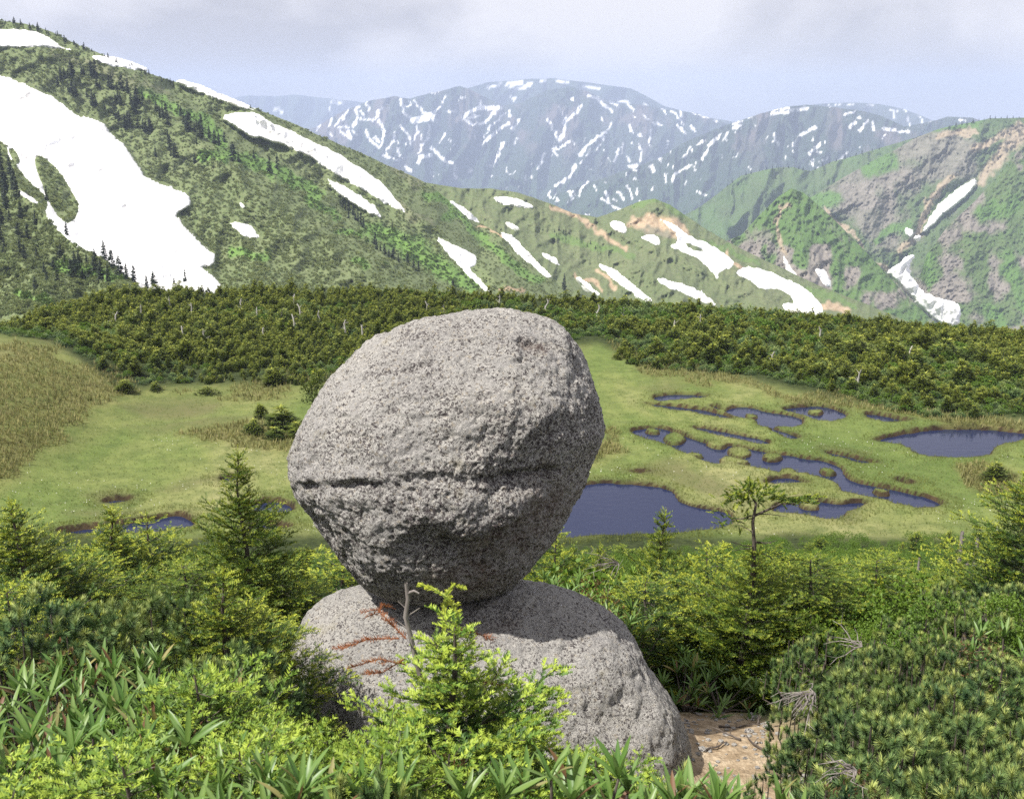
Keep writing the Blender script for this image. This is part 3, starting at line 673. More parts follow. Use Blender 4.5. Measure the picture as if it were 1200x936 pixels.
def mat_water():
    m = Mat('pool_water', .06, .5)
    m.b.inputs['IOR'].default_value = 1.33
    m.b.inputs['Base Color'].default_value = (.014, .020, .055, 1)
    v = m.coord()
    return m.out(None, m.bump(m.noise(1.6, 4, .6, v, 0, (.5, 1.6, 1)), .5, .03))
M_water = mat_water()
for i, p in enumerate(POND_W):
    c = p.mean(0)
    nrm = np.roll(p, -1, 0) - np.roll(p, 1, 0)
    nrm = np.stack([nrm[:, 1], -nrm[:, 0]], 1); nrm /= np.linalg.norm(nrm, axis=1, keepdims=True) + 1e-9
    area = .5 * np.sum(p[:, 0] * np.roll(p[:, 1], -1) - np.roll(p[:, 0], -1) * p[:, 1])
    if area < 0: nrm = -nrm
    e = p + nrm * .3
    bm_z = -.12 - .003 * i
    import bmesh
    bm = bmesh.new()
    f = bm.faces.new([bm.verts.new((*q, bm_z)) for q in e])
    if f.normal.z < 0 or area < 0: f.normal_flip()
    bmesh.ops.triangulate(bm, faces=[f])
    me = bpy.data.meshes.new('pool_water'); bm.to_mesh(me); bm.free()
    me.materials.append(M_water)
    tag(link('pool_water', me), kind='structure')

# ================================================================== THE STONES
def mat_stone():
    m = Mat('lichened_granite', .92, .25)
    v = m.coord()
    big = m.noise(1.6, 5, .6, v); mid = m.noise(7, 5, .65, v); gr = m.noise(24, 9, 1.0, v); sp2 = m.vor(42, v)
    wv = m.n('ShaderNodeVectorMath', operation='ADD'); nz = m.n('ShaderNodeTexNoise'); nz.inputs['Scale'].default_value = 40; nz.inputs['Detail'].default_value = 3; m.l(v, nz.inputs['Vector'])
    sc = m.n('ShaderNodeVectorMath', operation='SCALE'); sc.inputs['Scale'].default_value = .03; m.l(nz.outputs[1], sc.inputs[0]); m.l(v, wv.inputs[0]); m.l(sc.outputs[0], wv.inputs[1])
    cell = m.sep(m.vor(115, wv.outputs[0], out='Color'))[0]        # one tone per crystal
    cell2 = m.sep(m.vor(74, wv.outputs[0], out='Color'))[1]
    c = m.ramp(big, [(.3, (.38, .365, .345)), (.5, (.475, .46, .43)), (.7, (.55, .525, .48))])
    c = m.mix(m.ramp(mid, [(.3, .45), (.55, 0.)]), c, (.24, .23, .24))
    dark = m.attr('dark', 'Fac')                       # black lichen, plus painted shade under lips, in dents and below the boulder
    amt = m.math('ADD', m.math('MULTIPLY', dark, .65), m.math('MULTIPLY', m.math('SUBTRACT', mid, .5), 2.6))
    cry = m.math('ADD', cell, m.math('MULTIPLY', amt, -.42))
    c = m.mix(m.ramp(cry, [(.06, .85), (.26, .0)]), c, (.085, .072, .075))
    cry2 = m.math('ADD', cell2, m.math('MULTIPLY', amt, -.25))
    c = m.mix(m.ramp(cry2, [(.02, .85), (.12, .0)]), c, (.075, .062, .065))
    c = m.mix(m.ramp(cell, [(.78, 0.), (.9, .5)]), c, (.68, .65, .60))
    c = m.mix(m.ramp(cell2, [(.93, 0.), (.97, .35)]), c, (.46, .38, .26))
    c = m.mix(m.ramp(m.noise(4.2, 4, .6, v), [(.62, 0.), (.72, .3)]), c, (.42, .37, .22))
    red = m.attr('rust', 'Fac')
    c = m.mix(m.math('MULTIPLY', red, m.ramp(mid, [(.35, .1), (.6, .6)])), c, (.13, .075, .05))
    h = m.math('ADD', m.math('MULTIPLY', gr, 1.0), m.math('ADD', m.math('MULTIPLY', m.noise(26, 4, .7, v), 1.1), m.math('MULTIPLY', sp2, -.35)))
    return m.out(c, m.bump(h, .9, .028))
M_stone = mat_stone()

def stone(name, outline, cpx, Yd, dep, sub, feats, label, gain=1.0, flatten=None):
    O = at_depth(cpx[0], cpx[1], Yd)
    axial = Yd * cP - (O[2] - CZ) * sP
    s = axial / F
    out = np.array(outline, float) - np.array(cpx)
    out[:, 1] *= -1
    ang = np.arctan2(out[:, 1], out[:, 0]); rad = np.hypot(out[:, 0], out[:, 1]) * s
    k = np.argsort(ang); ang, rad = ang[k], rad[k]
    ang = np.concatenate([ang[-3:] - 2 * pi, ang, ang[:3] + 2 * pi]); rad = np.concatenate([rad[-3:], rad, rad[:3]])
    fine = np.linspace(-pi, pi, 721)
    rf = np.interp(fine, ang, rad)
    rf = np.convolve(np.concatenate([rf[-9:-1], rf, rf[1:9]]), np.hanning(17) / np.hanning(17).sum(), 'same')[8:-8]
    v, f = ico(sub)
    # local frame: x right, y up in the picture, z towards the viewpoint
    dx, dy, dz = v[:, 0], v[:, 1], v[:, 2]
    a = np.arctan2(dy, dx); h = np.hypot(dx, dy)
    R = np.interp(a, fine, rf)
    hz = np.sign(dz) * np.abs(dz)
    px_ = R * np.sin(np.arccos(np.clip(np.abs(dz), 0, 1)) ) ** .92
    X = np.cos(a) * px_; Yl = np.sin(a) * px_; Zl = dep * hz
    P = np.stack([X, Yl, Zl], 1)
    N = P / np.array([1, 1, 1.0]) ; N = N / np.linalg.norm(N, axis=1, keepdims=True)
    U, Vv = X / s + cpx[0], cpx[1] - Yl / s          # photo position of each vertex before the dents
    U = U + 9 * fbm(P * 3.2, 3, 141); Vv = Vv + 8 * fbm(P * 3.2 + 9, 3, 142) + 3 * fbm(P * 12, 2, 143)
    front = sstep(-.1, .35, dz)
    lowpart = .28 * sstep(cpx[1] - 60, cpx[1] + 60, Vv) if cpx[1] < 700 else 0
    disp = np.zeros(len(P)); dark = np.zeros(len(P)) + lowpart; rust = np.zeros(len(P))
    edge = sstep(0.02, .45, np.abs(dz)) if True else 1
    for kind, pts, A_, w, dk in feats:  # dk paints shade along notches and dents
        d = seg_dist(U, Vv, np.array(pts, float))
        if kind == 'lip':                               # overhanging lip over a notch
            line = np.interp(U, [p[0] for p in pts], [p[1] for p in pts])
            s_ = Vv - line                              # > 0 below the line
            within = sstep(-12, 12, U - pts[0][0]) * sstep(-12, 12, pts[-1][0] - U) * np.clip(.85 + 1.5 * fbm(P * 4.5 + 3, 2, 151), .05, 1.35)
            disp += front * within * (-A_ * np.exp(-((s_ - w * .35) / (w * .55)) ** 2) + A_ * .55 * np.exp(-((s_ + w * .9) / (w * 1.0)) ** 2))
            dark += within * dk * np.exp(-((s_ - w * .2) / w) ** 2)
        elif kind == 'rust': rust += np.exp(-(d / w) ** 2) * A_
        elif kind == 'dark': dark += np.exp(-(d / w) ** 2) * A_
        else:
            g = np.exp(-(d / w) ** 2)
            disp += front * A_ * g; dark += dk * g
    lf = fbm(P * 1.7 + 5, 4, 131) * .05
    mf = fbm(P * 6.5, 4, 132, .6) * .034
    ff = fbm(P * 26, 3, 133, .6) * .010
    rg = -np.maximum(0, fbm(P * 9 + 3, 3, 134, .5, True) - .25) * .022
    pit = -np.maximum(0, fbm(P * 34 + 7, 2, 136, .6) - .05) * .018 - np.maximum(0, fbm(P * 60, 2, 137) - .1) * .016
    ff = ff + pit * (.30 + 1.0 * np.clip(dark + sstep(-.3, .3, fbm(P * 3, 2, 138)) * .5, 0, 1.2))
    rim = .3 + .7 * sstep(0, .5, np.abs(dz))
    P = P + N * ((disp * edge + (lf * rim + mf * .8 * rim + ff + rg) * gain)[:, None])
    # turn the local frame back to the world
    Rm = np.array([[1, 0, 0], [0, sP, cP], [0, -cP, sP]])
    Wd = P @ Rm
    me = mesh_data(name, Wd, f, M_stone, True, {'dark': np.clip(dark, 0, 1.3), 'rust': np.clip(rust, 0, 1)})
    o = link(name, me, None, O)
    return tag(o, label, 'boulder')
up = [(560,363),(600,363),(628,367),(648,375),(665,388),(678,404),(687,424),(694,445),(701,465),(707,487),(707,510),(697,533),(690,552),(683,572),(670,598),(652,628),(628,658),(612,680),(592,694),(560,700),(530,703),(490,704),(452,698),(430,688),(412,668),(392,642),(370,612),(352,588),(342,562),(341,535),(349,512),(366,478),(385,448),(411,420),(440,394),(455,390),(470,381),(515,371)]
feats_up = [
 ('lip', [(368,556),(405,560),(440,552),(480,551)], .036, 7, .7),
 ('lip', [(500,546),(540,549),(580,550),(640,541),(660,536)], .034, 8, .7),
 ('dent', [(590,560),(640,545),(680,535)], -.045, 22, .25),
 ('dent', [(395,574),(470,572)], .020, 11, 0), ('dent', [(510,572),(640,572)], .026, 12, 0),
 ('dent', [(500,620),(540,628),(560,640)], -.05, 20, .55),
 ('dent', [(528,626),(534,628)], -.03, 9, .7),
 ('dent', [(505,590),(560,600),(600,590)], .035, 14, .45),
 ('dent', [(590,640),(640,600),(660,575)], -.07, 30, .1),
 ('dent', [(395,615),(375,590)], -.035, 16, .45),
 ('dent', [(420,585),(470,600),(480,640)], .02, 22, .0),
 ('dent', [(560,540),(630,500),(690,480)], -.0, 20, .3),
 ('dent', [(630,525),(600,540)], -.05, 22, .55),
 ('dent', [(640,500),(690,490)], -.03, 18, .5),
 ('dent', [(560,470),(620,490),(650,470)], .03, 26, .1),
 ('dent', [(668,405),(682,440),(697,470)], -.02, 8, .5),
 ('dent', [(655,400),(668,440),(690,475)], .018, 9, .0),
 ('dent', [(475,393),(505,394)], -.02, 4, .9),
 ('dent', [(462,430),(490,432),(520,431)], -.018, 3.5, .6),
 ('dent', [(612,406),(634,408)], -.018, 6, .7),
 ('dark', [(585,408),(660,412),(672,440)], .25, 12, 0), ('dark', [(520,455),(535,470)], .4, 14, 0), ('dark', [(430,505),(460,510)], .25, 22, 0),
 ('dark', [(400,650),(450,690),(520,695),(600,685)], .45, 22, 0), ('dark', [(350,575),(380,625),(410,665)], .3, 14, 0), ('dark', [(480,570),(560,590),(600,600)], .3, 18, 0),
 ('dark', [(600,480),(680,500),(690,540)], .3, 26, 0), ('dark', [(420,600),(440,640),(470,660)], .22, 26, 0),  # first entry paints the shade band below the right bulge
 ('rust', [(560,650),(620,610),(650,580)], .9, 30, 0), ('rust', [(612,406),(634,408)], .6, 7, 0), ('rust', [(520,660),(580,670)], .4, 20, 0),
]
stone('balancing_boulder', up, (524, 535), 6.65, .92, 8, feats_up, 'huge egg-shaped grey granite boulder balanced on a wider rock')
lo = [(520,680),(560,678),(600,680),(630,685),(660,691),(695,704),(725,724),(745,748),(756,776),(775,803),(793,832),(806,866),(812,900),(800,940),(740,975),(650,1000),(560,1000),(450,985),(370,940),(342,880),(338,815),(342,775),(348,740),(362,714),(385,698),(430,686),(470,682)]
feats_lo = [('dent', [(700,730),(740,780),(770,830)], .03, 26, .0), ('dent', [(650,740),(690,800),(720,850)], -.035, 26, .1), ('dent', [(365,780),(360,810)], -.03, 7, .3),
            ('dark', [(690,700),(735,740),(750,770)], .35, 12, 0), ('dark', [(450,715),(520,712),(600,702)], .5, 9, 0), ('dark', [(355,750),(358,830)], .25, 14, 0), ('dark', [(640,860),(720,870)], .2, 20, 0), ('rust', [(560,720),(600,712)], .5, 8, 0)]  # shoulder and contact entries paint the upper boulder's shadow
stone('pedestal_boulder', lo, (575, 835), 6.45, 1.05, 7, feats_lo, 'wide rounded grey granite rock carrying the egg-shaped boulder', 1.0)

# ================================================================== PLANT MATERIALS
def leafy(name, old, mid_, fresh, transl=.25, rough=.55, hue=.0, spec=.35):
    """colour from the age stored on each needle or leaf, varied per plant; its contrast also paints crown shade and sunlit tops"""
    m = Mat(name, rough, spec)
    a = m.attr('age', 'Fac')
    c = m.ramp(a, [(0.0, old), (.5, mid_), (1.0, fresh)])
    r = m.orand()
    c = m.mix(m.ramp(r, [(0., .0), (1., .55)]), c, tuple(x * y for x, y in zip(mid_, (1.35, 1.1, .7))))
    hs = m.n('ShaderNodeHueSaturation'); m.l(c, hs.inputs['Color'])
    m.l(m.ramp(m.noise(.6, 3, .6, m.coord('Object')), [(.3, .72), (.7, 1.25)]), hs.inputs['Value'])
    c = hs.outputs[0]
    m.l(c, m.b.inputs['Base Color'])
    if transl:
        tr = m.n('ShaderNodeBsdfTranslucent'); ms = m.n('ShaderNodeMixShader')
        m.l(c, tr.inputs[0]); ms.inputs[0].default_value = transl
        m.l(m.b.outputs[0], ms.inputs[1]); m.l(tr.outputs[0], ms.inputs[2])
        m.l(ms.outputs[0], m.t.nodes['Material Output'].inputs[0])
    return m.m
M_fir = leafy('fir_needles', (.016, .046, .012), (.070, .135, .018), (.46, .50, .050), .18)
M_fir_soft = leafy('fir_needles_light', (.022, .060, .012), (.095, .185, .024), (.36, .45, .055), .12)
M_fir_far = leafy('fir_needles_belt', (.022, .048, .012), (.130, .185, .028), (.48, .50, .075), .25)  # bright end raised for sunlit tops, painted into the colour
M_dark = leafy('conifer_dark', (.016, .030, .020), (.026, .042, .026), (.045, .065, .032), .1)
M_pine = leafy('dwarf_pine_needles', (.020, .060, .026), (.130, .225, .080), (.46, .50, .15), .2)
M_rhodo = leafy('leathery_leaf', (.050, .125, .026), (.100, .205, .048), (.25, .35, .11), .3, .4, spec=.4)
M_azalea = leafy('small_reddish_leaf', (.055, .085, .022), (.13, .10, .045), (.24, .09, .065), .25)
M_bush = leafy('bright_broad_leaf', (.060, .125, .020), (.115, .21, .030), (.20, .31, .055), .25)
M_scrub = leafy('hillside_scrub_leaf', (.15, .21, .085), (.20, .265, .112), (.29, .325, .16), .35)
M_grass = leafy('sedge', (.065, .10, .02), (.12, .16, .035), (.22, .23, .08), .25)
M_strawg = leafy('straw_bamboo', (.13, .16, .045), (.22, .22, .080), (.34, .31, .14), .3)
M_red = leafy('dead_red_needles', (.075, .032, .015), (.18, .065, .024), (.32, .13, .045), .2)
def mat_bark():
    m = Mat('grey_bark', .9, .2); v = m.coord()
    n = m.noise(30, 4, .7, v, 0, (1, 1, .3))
    return m.out(m.ramp(n, [(.3, (.045, .035, .03)), (.6, (.12, .10, .085)), (.8, (.25, .225, .20))]), m.bump(n, .7, .01))
M_bark = mat_bark()
def mat_deadwood():
    m = Mat('bleached_dead_wood', .85, .2); v = m.coord()
    n = m.noise(18, 4, .7, v, 0, (1, 1, .2))
    return m.out(m.ramp(n, [(.3, (.12, .10, .09)), (.6, (.27, .245, .225)), (.8, (.44, .42, .39))]), m.bump(n, .7, .01))
M_dead = mat_deadwood()
M_snag = flat('sun_bleached_wood', (.42, .40, .37))

# ================================================================== PLANT BUILDERS (numpy: needles as slim triangles)
def unit(a): return a / (np.linalg.norm(a, axis=-1, keepdims=True) + 1e-12)
class Geo:
    def __init__(s): s.v, s.f3, s.f4, s.age, s.n = [], [], [], [], 0
    def tri(s, A_, B_, C2, age):
        k = len(A_)
        s.v.append(np.stack([A_, B_, C2], 1).reshape(-1, 3)); s.f3.append(np.arange(3 * k).reshape(-1, 3) + s.n)
        s.age.append(np.repeat(age, 3)); s.n += 3 * k
    def raw(s, v, f, age):
        (s.f4 if f.shape[1] == 4 else s.f3).append(f + s.n); s.v.append(v); s.age.append(np.broadcast_to(age, len(v)).astype(float)); s.n += len(v)
    def tube(s, pts, r0, r1, sides=5, age=0):
        pts = np.asarray(pts, float); n = len(pts)
        d = unit(np.gradient(pts, axis=0))
        ref = np.where(np.abs(d[:, 2:3]) > .9, [[1., 0, 0]], [[0, 0, 1.]])
        a = unit(np.cross(d, ref)); b = np.cross(d, a)
        r = np.linspace(r0, r1, n)[:, None, None]
        t = np.linspace(0, 2 * pi, sides, endpoint=False)
        ring = pts[:, None] + r * (np.cos(t)[None, :, None] * a[:, None] + np.sin(t)[None, :, None] * b[:, None])
        i = np.arange(n - 1)[:, None] * sides; j = np.arange(sides)[None]
        f = np.stack([i + j, i + (j + 1) % sides, i + sides + (j + 1) % sides, i + sides + j], -1).reshape(-1, 4)
        s.raw(ring.reshape(-1, 3), f, age)
    def build(s, name, mat, smooth=False):
        fl = []
        if s.f3: fl.append(np.concatenate(s.f3))
        if s.f4: fl.append(np.concatenate(s.f4))
        return mesh_data(name, np.concatenate(s.v), fl, mat, smooth, {'age': np.clip(np.concatenate(s.age), 0, 1)})

def needles(g, P, D, U, Ln, age, per, nl, nw, R, flat_=.65, fwd=.75):
    """P start, D axis, U up of each shoot; per needles each"""
    n = len(P)
    if n == 0: return
    t = (np.arange(per) + .5) / per
    t = np.tile(t, (n, 1)) + R.uniform(-.3, .3, (n, per)) / per
    sgn = np.where(np.arange(per) % 2, 1., -1.)[None] * np.ones((n, 1))
    th = sgn * R.uniform(.25 * pi * (1 - flat_), .52 * pi, (n, per))        # 0 = straight up, pi/2 = flat to the side
    S = unit(np.cross(D, U)); U2 = np.cross(S, D)
    side = np.sin(th)[..., None] * S[:, None] + np.cos(th)[..., None] * U2[:, None]
    nd = unit(D[:, None] * fwd + side + R.normal(0, .12, (n, per, 3)))
    base = P[:, None] + D[:, None] * (t * Ln[:, None])[..., None]
    ll = nl * (1 - .45 * np.abs(t * 2 - .9) ** 2) * R.uniform(.8, 1.15, (n, per))
    w = D[:, None] - nd * (D[:, None] * nd).sum(-1, keepdims=True); w = unit(w + R.normal(0, .12, (n, per, 3)))
    tip = base + nd * ll[..., None]
    midp = base + nd * (ll * .45)[..., None]
    hw = w * nw * .5
    ag = np.clip(age[:, None] + .35 * (t - .5) + R.normal(0, .07, (n, per)), 0, 1)
    A_ = (base - hw * .6).reshape(-1, 3); B_ = (midp + hw).reshape(-1, 3); C2 = tip.reshape(-1, 3)
    g.tri((base - hw).reshape(-1, 3), (base + hw).reshape(-1, 3), tip.reshape(-1, 3), ag.ravel())

def fir(seed, H=1.5, Rad=.6, whorl=.13, nb=6, sh=.07, per=20, nl=.020, nw=.0078, gap=.05, flat_top=.0, bare=.0, droop=.2, side_bias=None, top_gap=.0, mat=None, ragged=.25, young=.55):
    """one fir: returns (trunk mesh, crown mesh). Branches are flat sprays of shoots; the outermost shoots are fresh growth."""
    R = np.random.default_rng(seed)
    g, tr = Geo(), Geo()
    nseg = 9
    hh = np.linspace(0, 1, nseg)
    bend = np.cumsum(R.normal(0, .009, (nseg, 2)), 0) * H
    tp = np.stack([bend[:, 0], bend[:, 1], hh * H * (1 - .02)], 1)
    tr.tube(tp, .028 * H + .006, .004, 6)
    P, D, U, Ls, AG = [], [], [], [], []
    h = max(bare * H, .06)
    while h < H * .985:
        f = h / H
        prof = (1 - f) ** .62 if flat_top == 0 else (1 - f ** (2.5)) ** .7 * (1 - flat_top * 0) * .95
        prof = (prof + .06) * min(1, .6 + f * 2.2)
        if not flat_top and f > .66: prof *= 1 - .5 * min(1, (f - .66) / .12)
        k = nb if f < .9 else max(4, nb - 2)
        a0 = R.uniform(0, 2 * pi)
        for b in range(k):
            a = a0 + b * 2 * pi / k + R.normal(0, .25)
            L_ = Rad * prof * R.uniform(1 - ragged * 1.6, 1 + ragged * .6)
            if top_gap and f > .72: L_ *= (1 - top_gap * R.uniform(.3, 1))
            if side_bias is not None: L_ *= 1 + .75 * math.cos(a - side_bias) * min(1, f * 1.3)
            if L_ < .03: continue
            o = np.array([np.interp(h, hh * H, tp[:, 0]), np.interp(h, hh * H, tp[:, 1]), h + R.normal(0, .012)])
            rise = (.12 if flat_top else .5) * f - droop * (1 - f) + R.normal(0, .08)
            n = max(3, int(L_ / .05) + 1)
            s_ = np.linspace(0, 1, n)
            out = np.array([math.cos(a), math.sin(a), 0])
            pts = o + out * (s_ * L_)[:, None] + np.array([0, 0, 1]) * (L_ * (rise * s_ + .16 * s_ ** 2.2))[:, None]
            pts[1:] += R.normal(0, .010, (n - 1, 3))
            tr.tube(pts, .0018 + .006 * L_, .0012, 3)
            ax = unit(np.gradient(pts, axis=0))
            def add(p, d, l, ag):
                P.append(p); D.append(d); U.append(np.array([0, 0, 1.]) + R.normal(0, .18, 3)); Ls.append(l); AG.append(ag)
            # needles along the outer axis
            m_ = max(1, int(L_ / sh))
            for q in range(int(m_ * .12), m_):
                s0 = q / m_
                add([np.interp(s0, s_, pts[:, c]) for c in range(3)], ax[min(n - 1, int(s0 * (n - 1)))], sh * 1.1, .15 + .7 * (q == m_ - 1) + .3 * s0 * s0)
            x = L_ * .08 + R.uniform(0, gap); sd = 1
            while x < L_ * .98:
                s0 = x / L_
                p = np.array([np.interp(s0, s_, pts[:, c]) for c in range(3)])
                d0 = ax[min(n - 1, int(s0 * (n - 1)))]
                ll = (L_ - x) * .62 + sh * .9; ll = min(ll, L_ * .42) * R.uniform(.75, 1.15)
                perp = unit(np.cross([0, 0, 1], d0)) * sd
                d1 = unit(d0 * .62 + perp * .85 + np.array([0, 0, R.normal(.05, .12)]))
                ns = max(1, int(round(ll / sh)))
                for q in range(ns):
                    pp = p + d1 * (q * sh) - np.array([0, 0, .05 * (q * sh)])
                    lastq = q == ns - 1
                    add(pp, d1, sh * 1.1, (young + R.uniform(-.3, .45) if lastq else .02 + .22 * s0) * (.35 + .65 * min(1, f * 1.5 + s0 * .5)))
                    if q > 0 or ns == 1:
                        for s2 in ((-1, 1) if ns > 2 else (R.choice([-1, 1]),)):
                            d2 = unit(d1 * .66 + np.cross([0, 0, 1], d1) * .8 * s2 + np.array([0, 0, R.normal(.05, .1)]))
                            add(pp, d2, sh * .85, (young + R.uniform(-.35, .35)) * (.25 + .75 * min(1, f * 1.2 + s0 * .6)))
                x += gap * R.uniform(.75, 1.25) * .5; sd = -sd
        h += whorl * R.uniform(.8, 1.2) * (1 if f < .6 else .62)
    # leader
    for q in range(3):
        P.append(tp[-1] - np.array([0, 0, q * sh])); D.append(np.array([0, 0, 1.])); U.append(np.array([1, 0, 0.])); Ls.append(sh * 1.2); AG.append(.9 - .2 * q)
    P, D, U, Ls, AG = map(np.array, (P, D, U, Ls, AG))
    needles(g, P, unit(D), unit(U), Ls, AG, per, nl, nw, R)
    return tr.build('trunk', M_bark), g.build('crown', mat or M_fir), len(P) * per

def conifer(seed, tris_per=5, n=130, mat=None, slim=.2, name='dark_conifer'):
    """tall mountain conifer seen far off, height 1: drooping tiers of short fans, ragged"""
    R = np.random.default_rng(seed); g = Geo()
    g.tube(np.array([[0, 0, 0], [.01, 0, .5], [0, .01, .97]]), .022, .004, 4, .2)
    f = np.sort(R.uniform(.10, 1, n)) ; a = R.uniform(0, 2 * pi, n)
    L_ = slim * (1 - f) ** .75 * R.uniform(.45, 1.25, n) + .015
    o = np.stack([0 * f, 0 * f, f], 1)
    d = unit(np.stack([np.cos(a), np.sin(a), -.35 + .7 * f], 1))
    per = np.stack([-np.sin(a), np.cos(a), 0 * a], 1)
    tip = o + d * L_[:, None]
    for k, (w, dz) in enumerate(((.55, .0), (.35, .03))):
        m = o + d * (L_ * .55)[:, None] + np.array([0, 0, dz])
        g.tri(o + 0 * tip + np.array([0, 0, .012]), m - per * (L_ * w * .6)[:, None], tip, R.uniform(.1, .9, n))
        g.tri(o + np.array([0, 0, .012]), tip, m + per * (L_ * w * .6)[:, None] - np.array([0, 0, .02]), R.uniform(.1, .9, n))
    return g.build(name, mat or M_dark)

def krumm(seed, n=260, mat=None, wide=.75, name='dwarf_fir'):
    """knee-high to man-high wind-pruned fir for the terrace, height about 1: uneven layered pads of spiky shoots"""
    R = np.random.default_rng(seed); g = Geo()
    g.tube(np.array([[0, 0, 0], [.02, 0, .5], [.03, .01, 1.0]]), .03, .008, 4, .1)
    tops = [(R.uniform(-.3, .3) * wide, R.uniform(-.3, .3) * wide, R.uniform(.55, .85)) for _ in range(3)] + [(0, 0, 1.0)]
    P, D, L_ = [], [], []
    for i in range(n):
        tx, ty, tz = tops[R.integers(len(tops))]
        f = R.uniform(.05, 1) ** .8
        a = R.uniform(0, 2 * pi); rr = wide * .55 * (1 - f) ** .65 * R.uniform(.35, 1.1) + .03
        P.append([tx * (1 - .3 * f) + rr * math.cos(a) * .6, ty + rr * math.sin(a) * .6, tz * f])
        D.append([math.cos(a), math.sin(a), R.uniform(.0, .7)]); L_.append(R.uniform(.10, .2))
    P, D, L_ = np.array(P), unit(np.array(D)), np.array(L_)
    for k in range(4):
        sp_ = unit(D + R.normal(0, .38, D.shape))
        w = unit(np.cross(sp_, [0, 0, 1.]) + R.normal(0, .3, D.shape)) * (L_ * .16)[:, None]
        g.tri(P - w, P + w, P + sp_ * L_[:, None], np.clip(.02 + .9 * P[:, 2] ** 1.3 * R.uniform(.15, 1.3, len(P)), 0, 1))  # brighter with height: fresh growth plus sunlit tops painted in
    return g.build(name, mat or M_fir_far)

def pine_clump(seed, R0=.38, n=84, per=92, nl=.043, nw=.0056, twl=.05):
    """dwarf stone pine: a mound of brush-like tufts, stems below; unit height"""
    R = np.random.default_rng(seed); g, st = Geo(), Geo()
    P, D, Ls, AG = [], [], [], []
    for i in range(n):
        r = math.sqrt((i + .5) / n); a = i * 2.39996 + R.normal(0, .2)
        x, y = R0 * r * math.cos(a), R0 * r * math.sin(a)
        z = .95 - .42 * r ** 2.6 + R.normal(0, .030) + .07 * math.sin(5 * x / R0 + seed) * math.cos(4 * y / R0 + seed * 2)
        d = unit(np.array([math.cos(a) * r * .9, math.sin(a) * r * .9, .9]) + R.normal(0, .28, 3))
        P.append(np.array([x, y, z]) - d * twl); D.append(d); Ls.append(twl * R.uniform(.85, 1.15)); AG.append(R.uniform(-.05, .9))
        if i % 6 == 0:
            p0 = np.array([x * .25 + R.normal(0, .02), y * .25 + R.normal(0, .02), 0]); p3 = P[-1]
            mid_ = (p0 + p3) / 2 + np.array([x * .35, y * .35, -.12]) + R.normal(0, .02, 3)
            st.tube([p0, (p0 + mid_) / 2 + R.normal(0, .01, 3), mid_, p3], .012, .004, 4)
    for i in range(n // 3):      # side tufts lower down fill the flank
        a = R.uniform(0, 2 * pi); z = R.uniform(.25, .6)
        d = unit(np.array([math.cos(a), math.sin(a), R.uniform(.1, .8)]))
        P.append(np.array([R0 * .95 * math.cos(a), R0 * .95 * math.sin(a), z]) - d * twl); D.append(d); Ls.append(twl); AG.append(R.uniform(0, .35))
    P, D, Ls, AG = map(np.array, (P, D, Ls, AG))
    U = unit(R.normal(0, 1, D.shape))
    m = len(P)
    th = R.uniform(0, 2 * pi, (m, per)); t = (np.arange(per)[None] + R.uniform(0, 1, (m, per))) / per
    S = unit(np.cross(D, U)); V = np.cross(S, D)
    side = np.cos(th)[..., None] * S[:, None] + np.sin(th)[..., None] * V[:, None]
    opening = 2.2 - 1.75 * t
    nd = unit(D[:, None] + side * opening[..., None] + R.normal(0, .08, (m, per, 3)))
    base = P[:, None] + D[:, None] * (t * Ls[:, None])[..., None]
    ln = nl * R.uniform(.8, 1.1, (m, per))
    tip = base + nd * ln[..., None]
    w = unit(np.cross(nd, D[:, None] + .01)) * nw * .5
    ag = AG[:, None] + .45 * (t - .6) + R.normal(0, .08, (m, per))
    g.tri((base - w).reshape(-1, 3), (base + w).reshape(-1, 3), tip.reshape(-1, 3), ag.ravel())
    # candles
    for i in range(0, m, 3):
        e = P[i] + D[i] * Ls[i]
        g.tube([e, e + D[i] * .02, e + D[i] * .035], .0035, .001, 4, 1.0)
    return st.build('stem', M_bark), g.build('crown', M_pine)

def leaf_mesh(seed, L_=.112, Wd=.0165, name='leaf', mat=None):
    """long leathery leaf, folded at the midrib and arched, base at the origin pointing +x"""
    R = np.random.default_rng(seed); n = 7
    s = np.linspace(0, 1, n)
    wv = Wd * .5 * np.sin(np.clip(s * 1.03 + .0, 0, 1) ** .85 * pi) ** .55 + .0006
    arch = R.uniform(-.10, .22); x = L_ * s; z = L_ * (arch * s - (arch + R.uniform(.02, .18)) * s ** 2)
    lift = wv * R.uniform(.25, .55)
    c = np.stack([x, 0 * s, z], 1); l = np.stack([x, wv, z + lift], 1); r = np.stack([x, -wv, z + lift], 1)
    v = np.concatenate([l, c, r]); i = np.arange(n - 1)
    f = np.concatenate([np.stack([i, i + n, i + n + 1, i + 1], 1), np.stack([i + n, i + 2 * n, i + 2 * n + 1, i + n + 1], 1)])
    ag = np.concatenate([.45 + .1 * s, .75 + 0 * s, .45 + .1 * s]) + R.uniform(-.3, .25)
    return mesh_data(name, v, f, mat or M_rhodo, True, {'age': np.clip(ag, 0, 1)})

